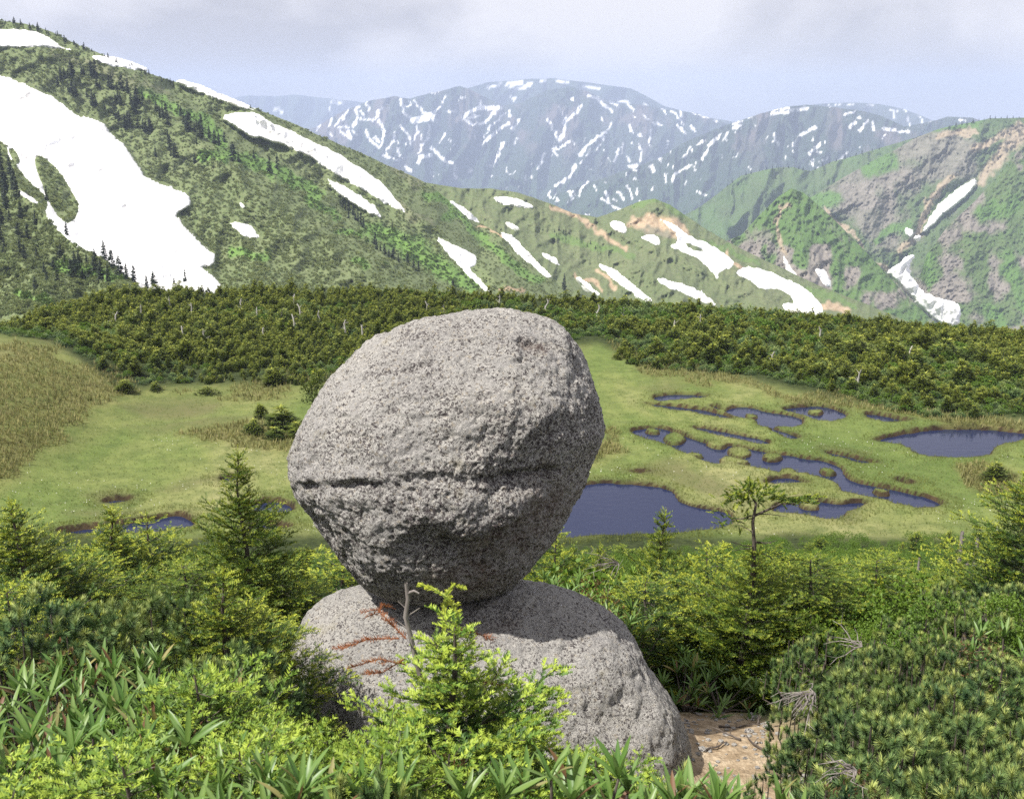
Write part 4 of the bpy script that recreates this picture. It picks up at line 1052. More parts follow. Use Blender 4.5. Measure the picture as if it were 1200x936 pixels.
def leaf_bush(seed, n=700, R0=.3, ls=.02, mat=None, name='crown', red=.5, hollow=.45):
    """rounded twiggy shrub of small leaves, unit height"""
    R = np.random.default_rng(seed); g, st = Geo(), Geo()
    for i in range(9):
        a = R.uniform(0, 2 * pi); e = np.array([R0 * .7 * math.cos(a), R0 * .7 * math.sin(a), R.uniform(.6, .9)])
        st.tube([[0, 0, 0], e * .5 + R.normal(0, .03, 3), e], .008, .002, 3)
    k = n // 6
    cl = R.normal(0, 1, (k, 3)); cl = unit(cl); cl[:, 2] = np.abs(cl[:, 2]); rad = R.uniform(hollow, 1, k) ** .5
    C0 = cl * rad[:, None] * np.array([R0, R0, .5]) + np.array([0, 0, .48])
    C0[:, :2] += .06 * np.stack([np.sin(C0[:, 2] * 14 + seed), np.cos(C0[:, 2] * 11)], 1) * R0
    C0 = np.repeat(C0, 6, 0); out = np.repeat(cl, 6, 0)
    d = unit(out * .6 + R.normal(0, .6, C0.shape) + np.array([0, 0, .35]))
    w = unit(np.cross(d, R.normal(0, 1, d.shape))) * (ls * .28)
    L_ = ls * R.uniform(.7, 1.3, len(C0))[:, None]
    ag = np.clip(np.repeat(R.uniform(0, 1, k), 6) * red + R.uniform(0, .5, len(C0)), 0, 1)
    m = C0 + d * L_ * .5
    g.tri(C0, m + w, C0 + d * L_, ag); g.tri(C0, C0 + d * L_, m - w, ag)
    return st.build('stem', M_bark), g.build(name, mat or M_azalea)

# ================================================================== THE PLANTS WHERE THEY STAND
def thing(name, label, cat, loc, rz=0, sc=(1, 1, 1), group=None, parts=()):
    o = link(name, None, None, loc, (0, 0, rz), sc)
    o.empty_display_size = .1
    tag(o, label, cat, group)
    for pn, me in parts: link(pn, me, o)
    return o
def stand(px, row, Y):
    """foot on the ground under the top seen at (px, row) at distance Y; returns foot and height"""
    top = at_depth(px, row, Y)
    z = float(ground_z(top[0], top[1]))
    return (float(top[0]), float(top[1]), z), float(top[2]) - z

near_firs = [fir(201, 1.5, .66, nb=9, per=13, whorl=.105), fir(202, 1.5, .75, nb=7, droop=.1, flat_top=1, per=12, whorl=.14), fir(203, 1.5, .66, nb=9, ragged=.3, per=13, whorl=.10), fir(204, 1.5, .8, nb=6, flat_top=1, whorl=.18, ragged=.35, young=.65, per=14)]
near_firs += [fir(205, 1.5, .8, nb=7, flat_top=1, whorl=.17, ragged=.35, young=.7, per=12, sh=.085, gap=.075, nl=.028, nw=.0125, mat=M_fir_soft), fir(206, 1.5, .75, nb=7, flat_top=1, droop=.1, whorl=.2, ragged=.3, young=.75, per=12, sh=.08, gap=.075, nl=.026, nw=.012, mat=M_fir_soft)]
def put_fir(v, px, row, Y, w, label, rz=0.0, group=None, tilt=0):
    loc, H = stand(px, row, Y)
    tr, cr, _ = near_firs[v]
    o = thing('fir_tree', label, 'fir tree', loc, rz, (w / 1.3, w / 1.3, H / 1.5), group, (('trunk', tr), ('crown', cr)))
    o.rotation_euler[0] = tilt
    return o
for a in [
 (2, 283, 533, 7.4, 1.15, 'tall pointed yellow-green fir left of the boulder, topped by a thin leader', .3),
 (0, 128, 600, 7.9, 1.4, 'pointed fir in front of the small left pool, second from the photo edge', 1.2),
 (3, 176, 606, 8.4, 1.4, 'bushy round-shouldered fir at the near end of the small left pool', 2.2),
 (2, 12, 588, 6.4, 1.5, 'dark fir at the extreme left of the slope with bare twiggy leader', 2.9),
 (1, 70, 652, 6.9, 1.3, 'low spreading fir between the dark left-edge fir and the pointed fir', 4.0),
 (3, 395, 652, 8.3, 1.7, 'wide dark fir pressed behind the left flank of the boulder', 5.2),
 (1, 215, 662, 7.0, 1.4, 'low fir under the tall pointed one, left of its foot', .9),
 (3, 330, 680, 7.4, 1.1, 'dense flat-topped fir between the tall pointed fir and the boulder', 3.3),
 (0, 262, 676, 5.3, 1.3, 'small bright fir in front of the tall pointed fir', 2.0),
 (3, 292, 708, 5.6, .95, 'layered green fir just left of the pedestal rock', 1.0),
 (1, 10, 690, 5.0, 1.2, 'broad low fir at the left photo edge behind the leathery leaves', 1.5),
 (1, 232, 802, 2.95, .9, 'creeping light-green fir right of the leathery-leaved patch', .4),
 (3, 312, 850, 2.7, .75, 'creeping bright fir just left of the fir sapling', 1.9),
 (1, 402, 846, 2.8, .65, 'creeping yellow-green fir at the lower left of the pedestal rock', 2.6),
 (3, 280, 868, 2.45, .8, 'blue-green creeping fir low in the foreground, left of centre', 3.4),
 (1, 410, 868, 2.4, .8, 'light creeping fir at the bottom edge under the fir sapling', 4.4),
 (3, 592, 862, 2.8, .7, 'creeping fir at the foot of the pedestal rock, right of the sapling', 5.0),
 (1, 690, 892, 2.7, .6, 'small creeping fir in front of the pedestal rock near the soil path', 5.9),
 (3, 520, 880, 2.5, .85, 'creeping fir at the bottom centre of the photo', 5.6),
 (3, 150, 893, 2.3, .85, 'creeping fir at the bottom left under the long leaves', 1.1),
 (1, 40, 912, 2.25, .8, 'creeping fir in the bottom left corner', 2.1),
 (0, 775, 604, 10.6, 1.5, 'small pointed fir standing against the big near pool', .2),
 (3, 655, 622, 11.5, 1.5, 'rounded fir against the pool, just right of the boulder', 1.4),
 (2, 704, 640, 11.0, 1.2, 'thin ragged fir between the boulder and the small pointed fir', 2.3),
 (3, 825, 640, 9.4, 1.4, 'bushy fir left of the twisted-top fir', 4.1),
 (1, 760, 680, 8.8, 1.5, 'low fir behind the pedestal rock, left of the twisted-top fir', 1.7),
 (3, 950, 650, 9.0, 1.5, 'dense fir right of the twisted-top fir', 3.0),
 (1, 1030, 655, 9.6, 1.6, 'spreading low fir above the dwarf pines, right of centre', .7),
 (0, 1232, 520, 8.5, 1.7, 'dark fir cut by the right photo edge beside the far right pool', 2.7),
 (3, 1120, 640, 11, 1.5, 'flat-topped fir above the dwarf pines near the grey stumps', 5.1),
 (1, 1185, 655, 9.2, 1.4, 'low fir at the right photo edge above the dwarf pines', 3.9)]:
    put_fir(a[0] if a[3] > 3.2 else 4 + (a[0] == 3), a[1], a[2], a[3], a[4], a[5], a[6])

# the fir with the twisted wind-blown top
tr, cr, _ = fir(230, 2.0, 1.15, nb=8, bare=.10, ragged=.25, droop=.15, whorl=.14, per=12, sh=.085, gap=.062, nl=.026, nw=.010, young=.65)
loc, H = stand(884, 640, 8.6)
tw = thing('fir_tree', 'big fir with a bare crooked dark trunk and one flag-like branch at its top', 'fir tree', loc, .5, (.8, .8, H / 2.0), None, (('trunk', tr), ('crown', cr)))
top, Ht = at_depth(882, 566, 8.6), 0
R_ = np.random.default_rng(5)
g = Geo(); base = np.array(loc) + [0, 0, H * .85]
pts = [base, at_depth(884, 640, 8.6), at_depth(882, 612, 8.58), at_depth(886, 590, 8.6), at_depth(876, 572, 8.62)]
g.tube(np.array(pts) - np.array(loc), .021, .008, 7)
arm = [at_depth(884, 604, 8.6), at_depth(900, 597, 8.56), at_depth(915, 590, 8.52), at_depth(932, 590, 8.5)]
g.tube(np.array(arm) - np.array(loc), .013, .006, 5)
for q in range(9):
    y0 = R_.uniform(600, 650); p = at_depth(884, y0, 8.6); s_ = R_.choice([-1, 1])
    e = at_depth(884 + s_ * R_.uniform(15, 38), y0 + R_.uniform(-12, 10), 8.6 + R_.uniform(-.2, .2))
    g.tube(np.array([p, (p + e) / 2 + R_.normal(0, .012, 3), e]) - np.array(loc), .006, .002, 4)
s0 = 1 / .8
def unscale(me):   # the parent is scaled, the parts built in place are not
    n = len(me.vertices); c = np.empty(n * 3, np.float32); me.vertices.foreach_get('co', c); c = c.reshape(-1, 3)
    ca, sa = math.cos(-.5), math.sin(-.5)
    c = np.stack([(c[:, 0] * ca - c[:, 1] * sa) / .8, (c[:, 0] * sa + c[:, 1] * ca) / .8, c[:, 2] / (H / 2.0)], 1)
    me.vertices.foreach_set('co', c.ravel().astype(np.float32)); me.update(); return me
link('upper_trunk', unscale(g.build('upper_trunk', M_bark, True)), tw)
g = Geo(); P, D = [], []
def spray(c, n, sx, sz, sy=.12):
    for _ in range(n):
        p = at_depth(c[0] + R_.normal(0, sx), c[1] + R_.normal(0, sz), 8.6 + R_.normal(0, sy))
        P.append(p - np.array(loc)); v = p - at_depth(880, 585, 8.6); v[2] = abs(v[2]) * .3 + .03; D.append(unit(v + R_.normal(0, .12, 3)))
spray((868, 582), 110, 11, 6); spray((893, 578), 60, 9, 5); spray((880, 570), 30, 6, 3); spray((925, 586), 80, 14, 3, .06); spray((860, 610), 30, 8, 8)
P, D = np.array(P), np.array(D)
needles(g, P, D, np.tile([0, 0, 1.], (len(P), 1)) + R_.normal(0, .2, P.shape), np.full(len(P), .07), R_.uniform(.3, .95, len(P)), 22, .022, .009, R_)
link('flag_branch', unscale(g.build('flag_branch', M_fir)), tw)

# the sapling in front of the stones: broken grey leader, fresh candles, rust-red dead sprays
loc, H = stand(500, 712, 3.0)
tr, cr, _ = fir(240, 1.5, .74, nb=7, whorl=.09, gap=.045, sh=.055, per=16, nl=.019, nw=.0072, ragged=.3, young=.7, mat=M_fir_soft)
sp = thing('fir_sapling', 'fir sapling in front of the pedestal rock with rust-red dead twigs and fresh upright shoots', 'fir sapling', loc, 0, (1, 1, 1), None, ())
for nm, me in (('trunk', tr), ('crown', cr)):
    c = link(nm, me, sp); c.scale = (.95, .95, H / 1.5)
L0 = np.array(loc)
g = Geo(); g.tube(np.array([at_depth(492, 790, 3.0), at_depth(480, 740, 3.0), at_depth(475, 722, 3.0), at_depth(478, 702, 3.0), at_depth(476, 683, 3.0)]) - L0, .0085, .0055, 7)
for q_, (x_, y_) in enumerate([(464, 730), (492, 716), (466, 708)]): g.tube(np.array([at_depth(477, y_ + 6, 3.0), at_depth(x_, y_ - 4, 3.0)]) - L0, .0025, .001, 4)
g.tube(np.array([at_depth(477, 695, 3.0), at_depth(485, 692, 3.0), at_depth(491, 695, 3.0)]) - L0, .006, .003, 5)
link('broken_leader', g.build('broken_leader', M_dead, True), sp)
def spray_part(nm, pts, mat, Yd, lat, per, nl, nw, ages, flatness, seed):
    """a small branch: a bent axis with side shoots, every shoot clothed in needles"""
    R = np.random.default_rng(seed); g = Geo()
    W3 = np.array([at_depth(x, y, Yd + .04 * i) for i, (x, y) in enumerate(pts)]) - L0
    g.tube(W3, .0022, .0010, 5, .3)
    P, D, Ls = [], [], []
    for i in range(len(W3) - 1):
        d = unit(W3[i + 1] - W3[i]); l = np.linalg.norm(W3[i + 1] - W3[i]); n = max(1, int(round(l / .03)))
        for q in range(n):
            p = W3[i] + (W3[i + 1] - W3[i]) * q / n
            P.append(p); D.append(d); Ls.append(.034)
            if lat and (i > 0 or q > n // 2):
                for sd in (-1, 1):
                    if R.uniform() < .75:
                        e = unit(d * .6 + np.cross([0, .4, 1.], d) * sd * .8 + R.normal(0, .15, 3)); ln = lat * R.uniform(.5, 1.1)
                        g.tube([p, p + e * ln], .0015, .0008, 3, .3)
                        for z_ in range(max(1, int(ln / .025))): P.append(p + e * z_ * .025); D.append(e); Ls.append(.028)
    P, D, Ls = np.array(P), unit(np.array(D)), np.array(Ls)
    needles(g, P, D, np.tile([0, -.3, 1.], (len(P), 1)) + R.normal(0, .25, P.shape), Ls, R.uniform(*ages, len(P)), per, nl, nw, R, flatness)
    link(nm, g.build(nm, mat), sp)
for k, pts in enumerate([[(520, 745), (521, 715), (523, 692)], [(523, 700), (508, 690), (490, 684)], [(537, 742), (535, 720), (530, 706)], [(523, 697), (532, 686), (540, 690)]]):
    spray_part('fresh_shoot', pts, M_fir, 3.0, .03 if k else .025, 18, .013, .007, (.75, 1), .1, 50 + k)
for k, pts in enumerate([[(476, 748), (456, 728), (442, 714), (434, 724)], [(468, 748), (434, 748), (400, 760)], [(474, 778), (444, 772), (408, 783)], [(474, 772), (448, 788), (424, 790)], [(540, 738), (560, 742), (577, 750)], [(560, 797), (575, 801), (587, 806)], [(444, 718), (447, 706), (452, 712)]]):
    spray_part('dead_branch', pts, M_red, 2.96, .055, 8, .019, .0042, (.0, 1), .3, 70 + k)

# --- leathery-leaved rhododendrons: every leaf a part
leaf_vars = [leaf_mesh(300 + i) for i in range(9)] + [leaf_mesh(310, mat=M_strawg), leaf_mesh(311, mat=M_azalea)]
def rhodo(px, row, Y, label, whorls=6, spread=.17, seed=0, big=1.0, group=None):
    R = np.random.default_rng(400 + seed)
    loc, H = stand(px, row, Y); H = max(H, .25)
    o = thing('rhododendron', label, 'shrub', loc, 0, (1, 1, 1), group)
    g = Geo(); leaves = []
    for w in range(whorls):
        a = w * 2.4 + R.normal(0, .3); r = spread * math.sqrt((w + .3) / whorls)
        e = np.array([r * math.cos(a), r * math.sin(a), (H - .07) * R.uniform(.86, 1.0) - r * .35])
        g.tube([[0, 0, -.03], e * [.5, .5, .45] + R.normal(0, .01, 3), e], .010, .004, 5, .3)
        k = R.integers(7, 11)
        for q in range(k):
            b = q * 2 * pi / k + R.normal(0, .2); tilt = R.uniform(.55, 1.42)
            leaves.append((e, b, tilt, R.uniform(.75, 1.2) * big, R.normal(0, .3)))
    link('stem', g.build('stem', M_bark, True), o)
    for e, b, tilt, s, roll in leaves:
        c = bpy.data.objects.new('leaf', leaf_vars[R.integers(11) if R.uniform() < .5 else R.integers(9)]); COL.objects.link(c); c.parent = o
        c.location = e; c.scale = (s, s * .95, s); c.rotation_euler = (roll, -tilt, b)
n_r = 0
for px, row, Y, lab in [
  (18, 770, 3.5, 'long-leaved rhododendron at the left photo edge'), (70, 768, 3.7, 'long-leaved rhododendron behind the reddish shrub at left'), (120, 762, 3.8, 'long-leaved rhododendron nearest the left dwarf pines'),
  (172, 758, 3.8, 'tallest long-leaved rhododendron of the left patch'), (212, 772, 3.6, 'long-leaved rhododendron at the right end of the left patch'),
  (40, 806, 3.05, 'long-leaved rhododendron second row at the far left'), (95, 812, 3.1, 'long-leaved rhododendron in the middle of the left patch'), (150, 800, 3.2, 'upright long-leaved rhododendron beside the creeping light-green fir'),
  (200, 812, 3.0, 'long-leaved rhododendron touching the creeping light-green fir'), (10, 848, 2.7, 'long-leaved rhododendron low at the left photo edge'), (66, 850, 2.65, 'long-leaved rhododendron above the bottom left corner fir'),
  (122, 852, 2.7, 'long-leaved rhododendron above the creeping fir at bottom left'), (178, 856, 2.65, 'dark-stemmed long-leaved rhododendron low in the left patch'),
  (325, 900, 2.2, 'upright leaf rosette at the bottom edge left of centre'), (372, 906, 2.2, 'leaf rosette at the bottom edge below the sapling'), (450, 892, 2.3, 'leaf rosette just right of the sapling foot at the bottom'),
  (240, 905, 2.2, 'leaf rosette at the bottom edge below the blue-green creeping fir'),
  (655, 885, 2.35, 'light-green leaf rosette at the bottom in front of the pedestal rock'), (720, 896, 2.5, 'light-green leaf rosette under the foot of the pedestal rock'), (775, 916, 2.5, 'light-green leaf rosette at the bottom below the soil path'),
  (830, 916, 2.6, 'light-green leaf rosette at the bottom right of the soil path'), (880, 924, 2.7, 'light-green leaf rosette at the bottom touching the dwarf pines'),
  (806, 776, 7.75, 'dark shaded rhododendron in the hollow below the twisted-top fir'), (846, 796, 7.6, 'shaded rhododendron at the head of the soil path'), (790, 742, 8.6, 'shaded rhododendron against the right shoulder of the pedestal rock'),
  (640, 668, 9.8, 'pale long-leaved shrub behind the pedestal rock, nearest the boulder'), (672, 676, 9.4, 'pale long-leaved shrub behind the pedestal rock, second from the boulder'), (705, 690, 9.0, 'pale long-leaved shrub behind the pedestal rock, third from the boulder'), (650, 690, 8.9, 'pale long-leaved shrub low behind the pedestal rock'),
  (730, 706, 8.4, 'pale long-leaved shrub on the right behind the pedestal rock shoulder'), (1175, 735, 6.2, 'long-leaved shrub among the dwarf pines at the right edge')]:
    near = Y < 5
    rhodo(px, row, Y, lab, 10 if near else 12, .22 if near else .38, n_r, 1.0 if near else 1.15); n_r += 1

# --- dwarf stone pines
pines = [pine_clump(500 + i) for i in range(5)]
def put_pine(px, row, Y, w, label, k, group=None):
    loc, H = stand(px, row, Y); H = max(H, .3)
    st, cr = pines[k % 5]
    o = thing('dwarf_pine', label, 'dwarf pine', (loc[0], loc[1], loc[2] + min(0, H - 1)) if False else loc, k * 1.3, (w, w, 1), group)
    # stems stretch to the ground, the tufted crown keeps its shape
    s_ = link('stem', st, o); s_.scale = (1, 1, H)
    c = link('crown', cr, o); c.location = (0, 0, H - 1.0); c.scale = (1, 1, 1)
    return o
PL = []
rp = np.random.default_rng(17)
for j, row in enumerate([696, 716, 740, 768, 798, 830, 862, 896, 930]):
    Yr_ = float(np.interp(row, [690, 740, 800, 870, 940], [7.7, 6.6, 5.3, 4.35, 3.6]))
    step = 330 / Yr_
    left = float(np.interp(row, [690, 716, 740, 768, 798, 830, 862, 896, 940], [1100, 1050, 1015, 1005, 1000, 990, 1015, 1010, 960]))
    x = left + rp.uniform(0, .4) * step + (0 if j % 2 else step * .3)
    while x < 1235:
        PL.append((j, x, row + rp.uniform(-15, 13), Yr_ + rp.uniform(-.2, .2), rp.uniform(.75, 1.2))); x += step * rp.uniform(.85, 1.15)
ordn = ['first', 'second', 'third', 'fourth', 'fifth', 'sixth', 'seventh', 'eighth', 'ninth', 'tenth']
seen_ = {}
for k, (j, x, row, Y, w) in enumerate(PL):
    i = seen_.get(j, 0); seen_[j] = i + 1
    put_pine(x, row, Y, w, 'dwarf pine in the lower right mass, %s from the left in the %s row down' % (ordn[i], ordn[j]), k, 'dwarf pines massed at lower right')
for k, (px, row, Y, w, lab) in enumerate([(150, 700, 5.1, 1.0, 'dwarf pine at left behind the long leaves, nearest the small bright fir'), (205, 694, 5.4, .9, 'dwarf pine with a yellowing tuft left of the small bright fir'), (95, 712, 4.8, 1.0, 'dwarf pine behind the reddish shrub at left'),
   (20, 700, 4.6, 1.1, 'dwarf pine at the left photo edge'), (292, 760, 4.6, .75, 'olive dwarf pine beside the left end of the pedestal rock'), (255, 764, 4.2, .8, 'olive dwarf pine right of the long-leaved patch'), (425, 905, 2.25, .6, 'dwarf pine at the bottom beneath the sapling'),
   (830, 915, 3.1, .9, 'pale dwarf pine at the bottom below the soil path'), (765, 925, 3.0, .8, 'dwarf pine at the bottom, left of the pale one'), (940, 764, 7.2, .8, 'dwarf pine leaning over the upper end of the soil path'), (962, 742, 7.7, .9, 'dwarf pine between the crooked fir and the lower right mass'), (948, 800, 6.2, .7, 'dwarf pine bordering the right side of the soil path'), (930, 862, 5.2, .6, 'dwarf pine at the lower right corner of the soil path')]):
    put_pine(px, row, Y, w, lab, k + 2)

# --- small-leaved shrubs turning red
az = [leaf_bush(600 + i, 800, .3) for i in range(3)]
for k, (px, row, Y, w, lab) in enumerate([(58, 742, 4.0, .9, 'reddish small-leaved shrub behind the left long-leaved patch'), (152, 828, 2.95, .55, 'pinkish small-leaved shrub inside the left long-leaved patch'), (60, 800, 3.2, .5, 'rusty small-leaved shrub at far left among long leaves'),
   (205, 862, 2.6, .45, 'reddish small-leaved shrub low beside the creeping firs'), (470, 862, 2.6, .45, 'reddish small-leaved shrub at the foot of the sapling'), (700, 672, 8.6, 1.0, 'dark red small-leaved shrub behind the shoulder of the pedestal rock'), (1150, 745, 5.9, .8, 'red small-leaved shrub among the dwarf pines at right'), (1000, 893, 3.75, .5, 'dark red small-leaved shrub low among the dwarf pines'), (520, 868, 2.55, .4, 'green and pink small-leaved shrub at bottom centre')]):
    loc, H = stand(px, row, Y); H = max(H, .25); st, cr = az[k % 3]
    thing('azalea_shrub', lab, 'shrub', loc, k * 1.1, (w, w, H), None, (('stem', st), ('crown', cr)))

# --- bare branches lying over the dwarf pines and on the soil
def bare_branch(px, row, Y, span, label, seed, n=14, updir=-.05):
    R = np.random.default_rng(seed); g = Geo()
    o = at_depth(px, row, Y)
    for i in range(n):
        a = R.normal(pi + .4 * math.sin(seed * 2.3), .6); L_ = span * R.uniform(.5, 1.1)
        d = np.array([math.cos(a), math.sin(a) * .8 - .3, R.normal(.18, .2)])
        p = [np.zeros(3)]
        for q in range(4): p.append(p[-1] + d * L_ / 4 + R.normal(0, .013, 3) + np.array([0, 0, -.006 * q]))
        g.tube(p, .0045, .0012, 4)
        for q in range(3):
            b = p[1 + q]; g.tube([b, b + (d * .6 + R.normal(0, .45, 3)) * L_ * .3], .002, .0007, 3)
    me = g.build('dead_branch', M_dead)
    tag(link('dead_branch', me, None, o), label, 'dead branch')
bare_branch(955, 812, 5.0, .24, 'fan of grey leafless twigs over the top of the soil path', 1, 20)
bare_branch(1010, 757, 5.9, .28, 'bare grey twigs between the upper dwarf pines', 2, 8)
bare_branch(1003, 902, 3.72, .15, 'pale leafless twigs low among the dwarf pines', 3, 11)
def twig(px, row, a, L_, label, seed):
    R = np.random.default_rng(seed); g = Geo(); p = at_depth(px, row, 6.5)
    for _ in range(12):                                # walk down the line of sight to the ground
        p = at_depth(px, row, p[1] + (p[2] - float(ground_z(p[0], p[1]))) * 1.4)
    p[2] = float(ground_z(p[0], p[1])) + .012; q = [np.zeros(3)]
    for i in range(5): q.append(q[-1] + np.array([math.cos(a + R.normal(0, .3)), math.sin(a + R.normal(0, .3)), 0]) * L_ / 5 + [0, 0, R.normal(0, .004)])
    g.tube(q, .009, .004, 5); g.tube([q[2], q[2] + [.05 * math.sin(a), .06, .01]], .004, .002, 3)
    tag(link('fallen_twig', g.build('fallen_twig', M_bark), None, p), label, 'twig')
for i, (a, b, an, l, lab) in enumerate([(842, 852, .2, .34, 'long dark root-like twig lying across the upper soil path'), (868, 868, 2.6, .22, 'short dark twig in the middle of the soil path'), (888, 850, 1.2, .25, 'dark twig at the right border of the soil path'), (828, 880, .6, .2, 'dark twig on the soil path nearest the pedestal rock'), (895, 880, 2.0, .2, 'dark twig on the soil path below the dwarf pines')]): twig(a, b, an, l, lab, 40 + i)
g = Geo(); R_ = np.random.default_rng(61); iv, if_ = ico(1)
for _ in range(260):
    x, y = R_.uniform(.9, 1.95), R_.uniform(5.6, 7.5); s_ = R_.uniform(.006, .024) * (1 if R_.uniform() < .85 else 1.8)
    g.raw(iv * np.array([s_, s_ * R_.uniform(.6, 1), s_ * .6]) + [x, y, float(ground_z(x, y)) + s_ * .2], if_, R_.uniform(0, 1))
tag(link('path_gravel', g.build('path_gravel', M_stone)), kind='stuff')
bare_branch(725, 660, 9.4, .4, 'grey bare twigs behind the pedestal rock under the firs', 6, 12)

# ================================================================== SLOPE, TERRACE AND HILLSIDE TREES
def visible_free(px, row):
    """not wholly behind the big boulder"""
    return not (365 < px < 690 and row > 470)
mid_firs = [fir(700 + i, 1.0, w, whorl=.13, nb=5, sh=.075, per=12, nl=.032, nw=.018, gap=.075, flat_top=ft, ragged=.5, young=.6) for i, (w, ft) in enumerate([(.42, 0), (.55, 1), (.6, 1), (.5, 0), (.62, 1)])]
rs = np.random.default_rng(23)
limit = [(-100,600),(0,628),(60,645),(100,634),(150,646),(210,642),(260,638),(340,640),(420,646),(620,640),(650,632),(700,636),(770,634),(830,632),(880,628),(950,610),(1000,618),(1060,612),(1120,606),(1160,598),(1200,604),(1300,590)]
cnt = 0; tries = 0
slope = []
def slope_label(px, Y):
    d = 'close behind the foreground' if Y < 16 else ('half way down' if Y < 32 else 'far down')
    w = 'at far left' if px < 120 else ('left of the boulder' if px < 500 else ('below the big pool' if px < 850 else ('right of the crooked fir' if px < 1050 else 'at far right')))
    return 'low yellow-green fir on the slope, %s, %s' % (d, w)
while cnt < 285 and tries < 20000:
    tries += 1
    Y = 9.2 + 45 * rs.uniform() ** 1.25
    px = rs.uniform(-60, 1260)
    x = (px - 600) / F * (Y * cP + 2) ; p = at_depth(px, 640, Y)
    z = float(ground_z(p[0], Y)); h = rs.uniform(.75, 1.5) * (1 if Y < 40 else .8)
    rmin = interp(limit, px) + rs.uniform(0, 10)
    _, row = to_px(np.array([p[0], Y, z + h])); row = float(row)
    if row < rmin:
        h2 = 25 + (at_depth(px, rmin, Y)[2] - CZ) - z
        if h2 < .35: continue
        h = h2
    if not visible_free(px, row): continue
    md = min([math.hypot(p[0] - q[0], Y - q[1]) for q in slope] or [9])
    if md < .035 * Y + .25: continue
    slope.append((float(p[0]), float(Y))); cnt += 1
    k = rs.integers(5)
    w = rs.uniform(.8, 1.25) * (h * .5 + .65)
    side = 'left' if px < 500 else 'right'
    o = thing('fir_tree', slope_label(px, Y), 'fir tree', (float(p[0]), Y, z - .03), rs.uniform(0, 6.3), (w, w, h),
              'slope firs: ' + slope_label(px, Y), ())
    link('trunk', mid_firs[k][0], o); link('crown', mid_firs[k][1], o)
print('slope firs', cnt, 'tris', [m[2] for m in mid_firs], [m[2] for m in near_firs])
# undergrowth between them: broad-leaved ground cover, uncountable
def scatter(name, pts, rot, scl, var, sources, tint=None):
    me = bpy.data.meshes.new(name)
    me.vertices.add(len(pts)); me.vertices.foreach_set('co', np.asarray(pts, np.float32).ravel())
    for k, v, ty in (('rz', rot, 'FLOAT'), ('size', scl, 'FLOAT')):
        a = me.attributes.new(k, ty, 'POINT'); a.data.foreach_set('value', np.asarray(v, np.float32))
    a = me.attributes.new('kind_no', 'INT', 'POINT'); a.data.foreach_set('value', np.asarray(var, np.int32))
    o = link(name, me); tag(o, kind='stuff')
    ng = bpy.data.node_groups.new(name, 'GeometryNodeTree')
    ng.interface.new_socket('Geometry', in_out='INPUT', socket_type='NodeSocketGeometry')
    ng.interface.new_socket('Geometry', in_out='OUTPUT', socket_type='NodeSocketGeometry')
    N = ng.nodes.new; Lk = ng.links.new
    gi, go = N('NodeGroupInput'), N('NodeGroupOutput'); jn = N('GeometryNodeJoinGeometry')
    def named(n, t):
        x = N('GeometryNodeInputNamedAttribute'); x.data_type = t; x.inputs[0].default_value = n; return x
    ar, asz, ak = named('rz', 'FLOAT'), named('size', 'FLOAT'), named('kind_no', 'INT')
    cx = N('ShaderNodeCombineXYZ'); Lk(ar.outputs[0], cx.inputs[2])
    for i, src in enumerate(sources):
        oi = N('GeometryNodeObjectInfo'); oi.inputs['Object'].default_value = src; oi.inputs['As Instance'].default_value = True
        cmp_ = N('FunctionNodeCompare'); cmp_.data_type = 'INT'; cmp_.operation = 'EQUAL'
        ins = [s for s in cmp_.inputs if s.type == 'INT']
        Lk(ak.outputs[0], ins[0]); ins[1].default_value = i
        ip = N('GeometryNodeInstanceOnPoints')
        Lk(gi.outputs[0], ip.inputs['Points']); Lk(cmp_.outputs[0], ip.inputs['Selection']); Lk(oi.outputs['Geometry'], ip.inputs['Instance'])
        Lk(cx.outputs[0], ip.inputs['Rotation']); Lk(asz.outputs[0], ip.inputs['Scale'])
        Lk(ip.outputs[0], jn.inputs[0])
    Lk(jn.outputs[0], go.inputs[0])
    md = o.modifiers.new('scatter', 'NODES'); md.node_group = ng
    return o
# broad-leaved bushes standing between the slope firs, the first few are things of their own
bsrc = []
for i, (px, row, Y, lab) in enumerate([(690, 655, 10.5, 'bright green leafy bush behind the pedestal rock, right of the boulder'), (735, 668, 9.9, 'bright green leafy bush left of the twisted-top fir'), (1080, 668, 8.6, 'bright green leafy bush at the upper edge of the dwarf pines')]):
    loc, H = stand(px, row, Y)
    st, cr = leaf_bush(650 + i, 900, .42, .045, M_bush, 'leafy_bush', .35, .3)
    o = tag(link('leafy_bush', cr, None, loc, (0, 0, i), (max(H, .4),) * 3), lab, 'bush'); bsrc.append(o)
n = 5200
Y = 8.6 + 47 * rs.uniform(size=n) ** 1.1; px = rs.uniform(-120, 1320, n)
P = at_depth(px, 640 + 0 * px, Y); z = ground_z(P[:, 0], P[:, 1])
s = rs.uniform(.55, 1.0, n)
_, row = to_px(np.stack([P[:, 0], Y, z + s], 1))
ok = row > interp(limit, px) + 2
n2 = 420                       # the rest of the near undergrowth, round the foreground plants
Y2 = rs.uniform(2.2, 8.6, n2); px2 = rs.uniform(-60, 1260, n2)
P2 = at_depth(px2, 700 + 0 * px2, Y2); z2 = ground_z(P2[:, 0], P2[:, 1])
d_path = sdf(P2[:, 0], P2[:, 1], [(.8,5.1),(1.4,5.2),(1.85,5.6),(1.95,6.3),(2.0,7.1),(1.8,7.6),(1.35,7.6),(1.1,7.2),(.9,6.2)], 9)
ok2 = (d_path > .55) & ~((np.abs(P2[:, 0]) < 1.6) & (Y2 > 4.6) & (Y2 < 7.8))
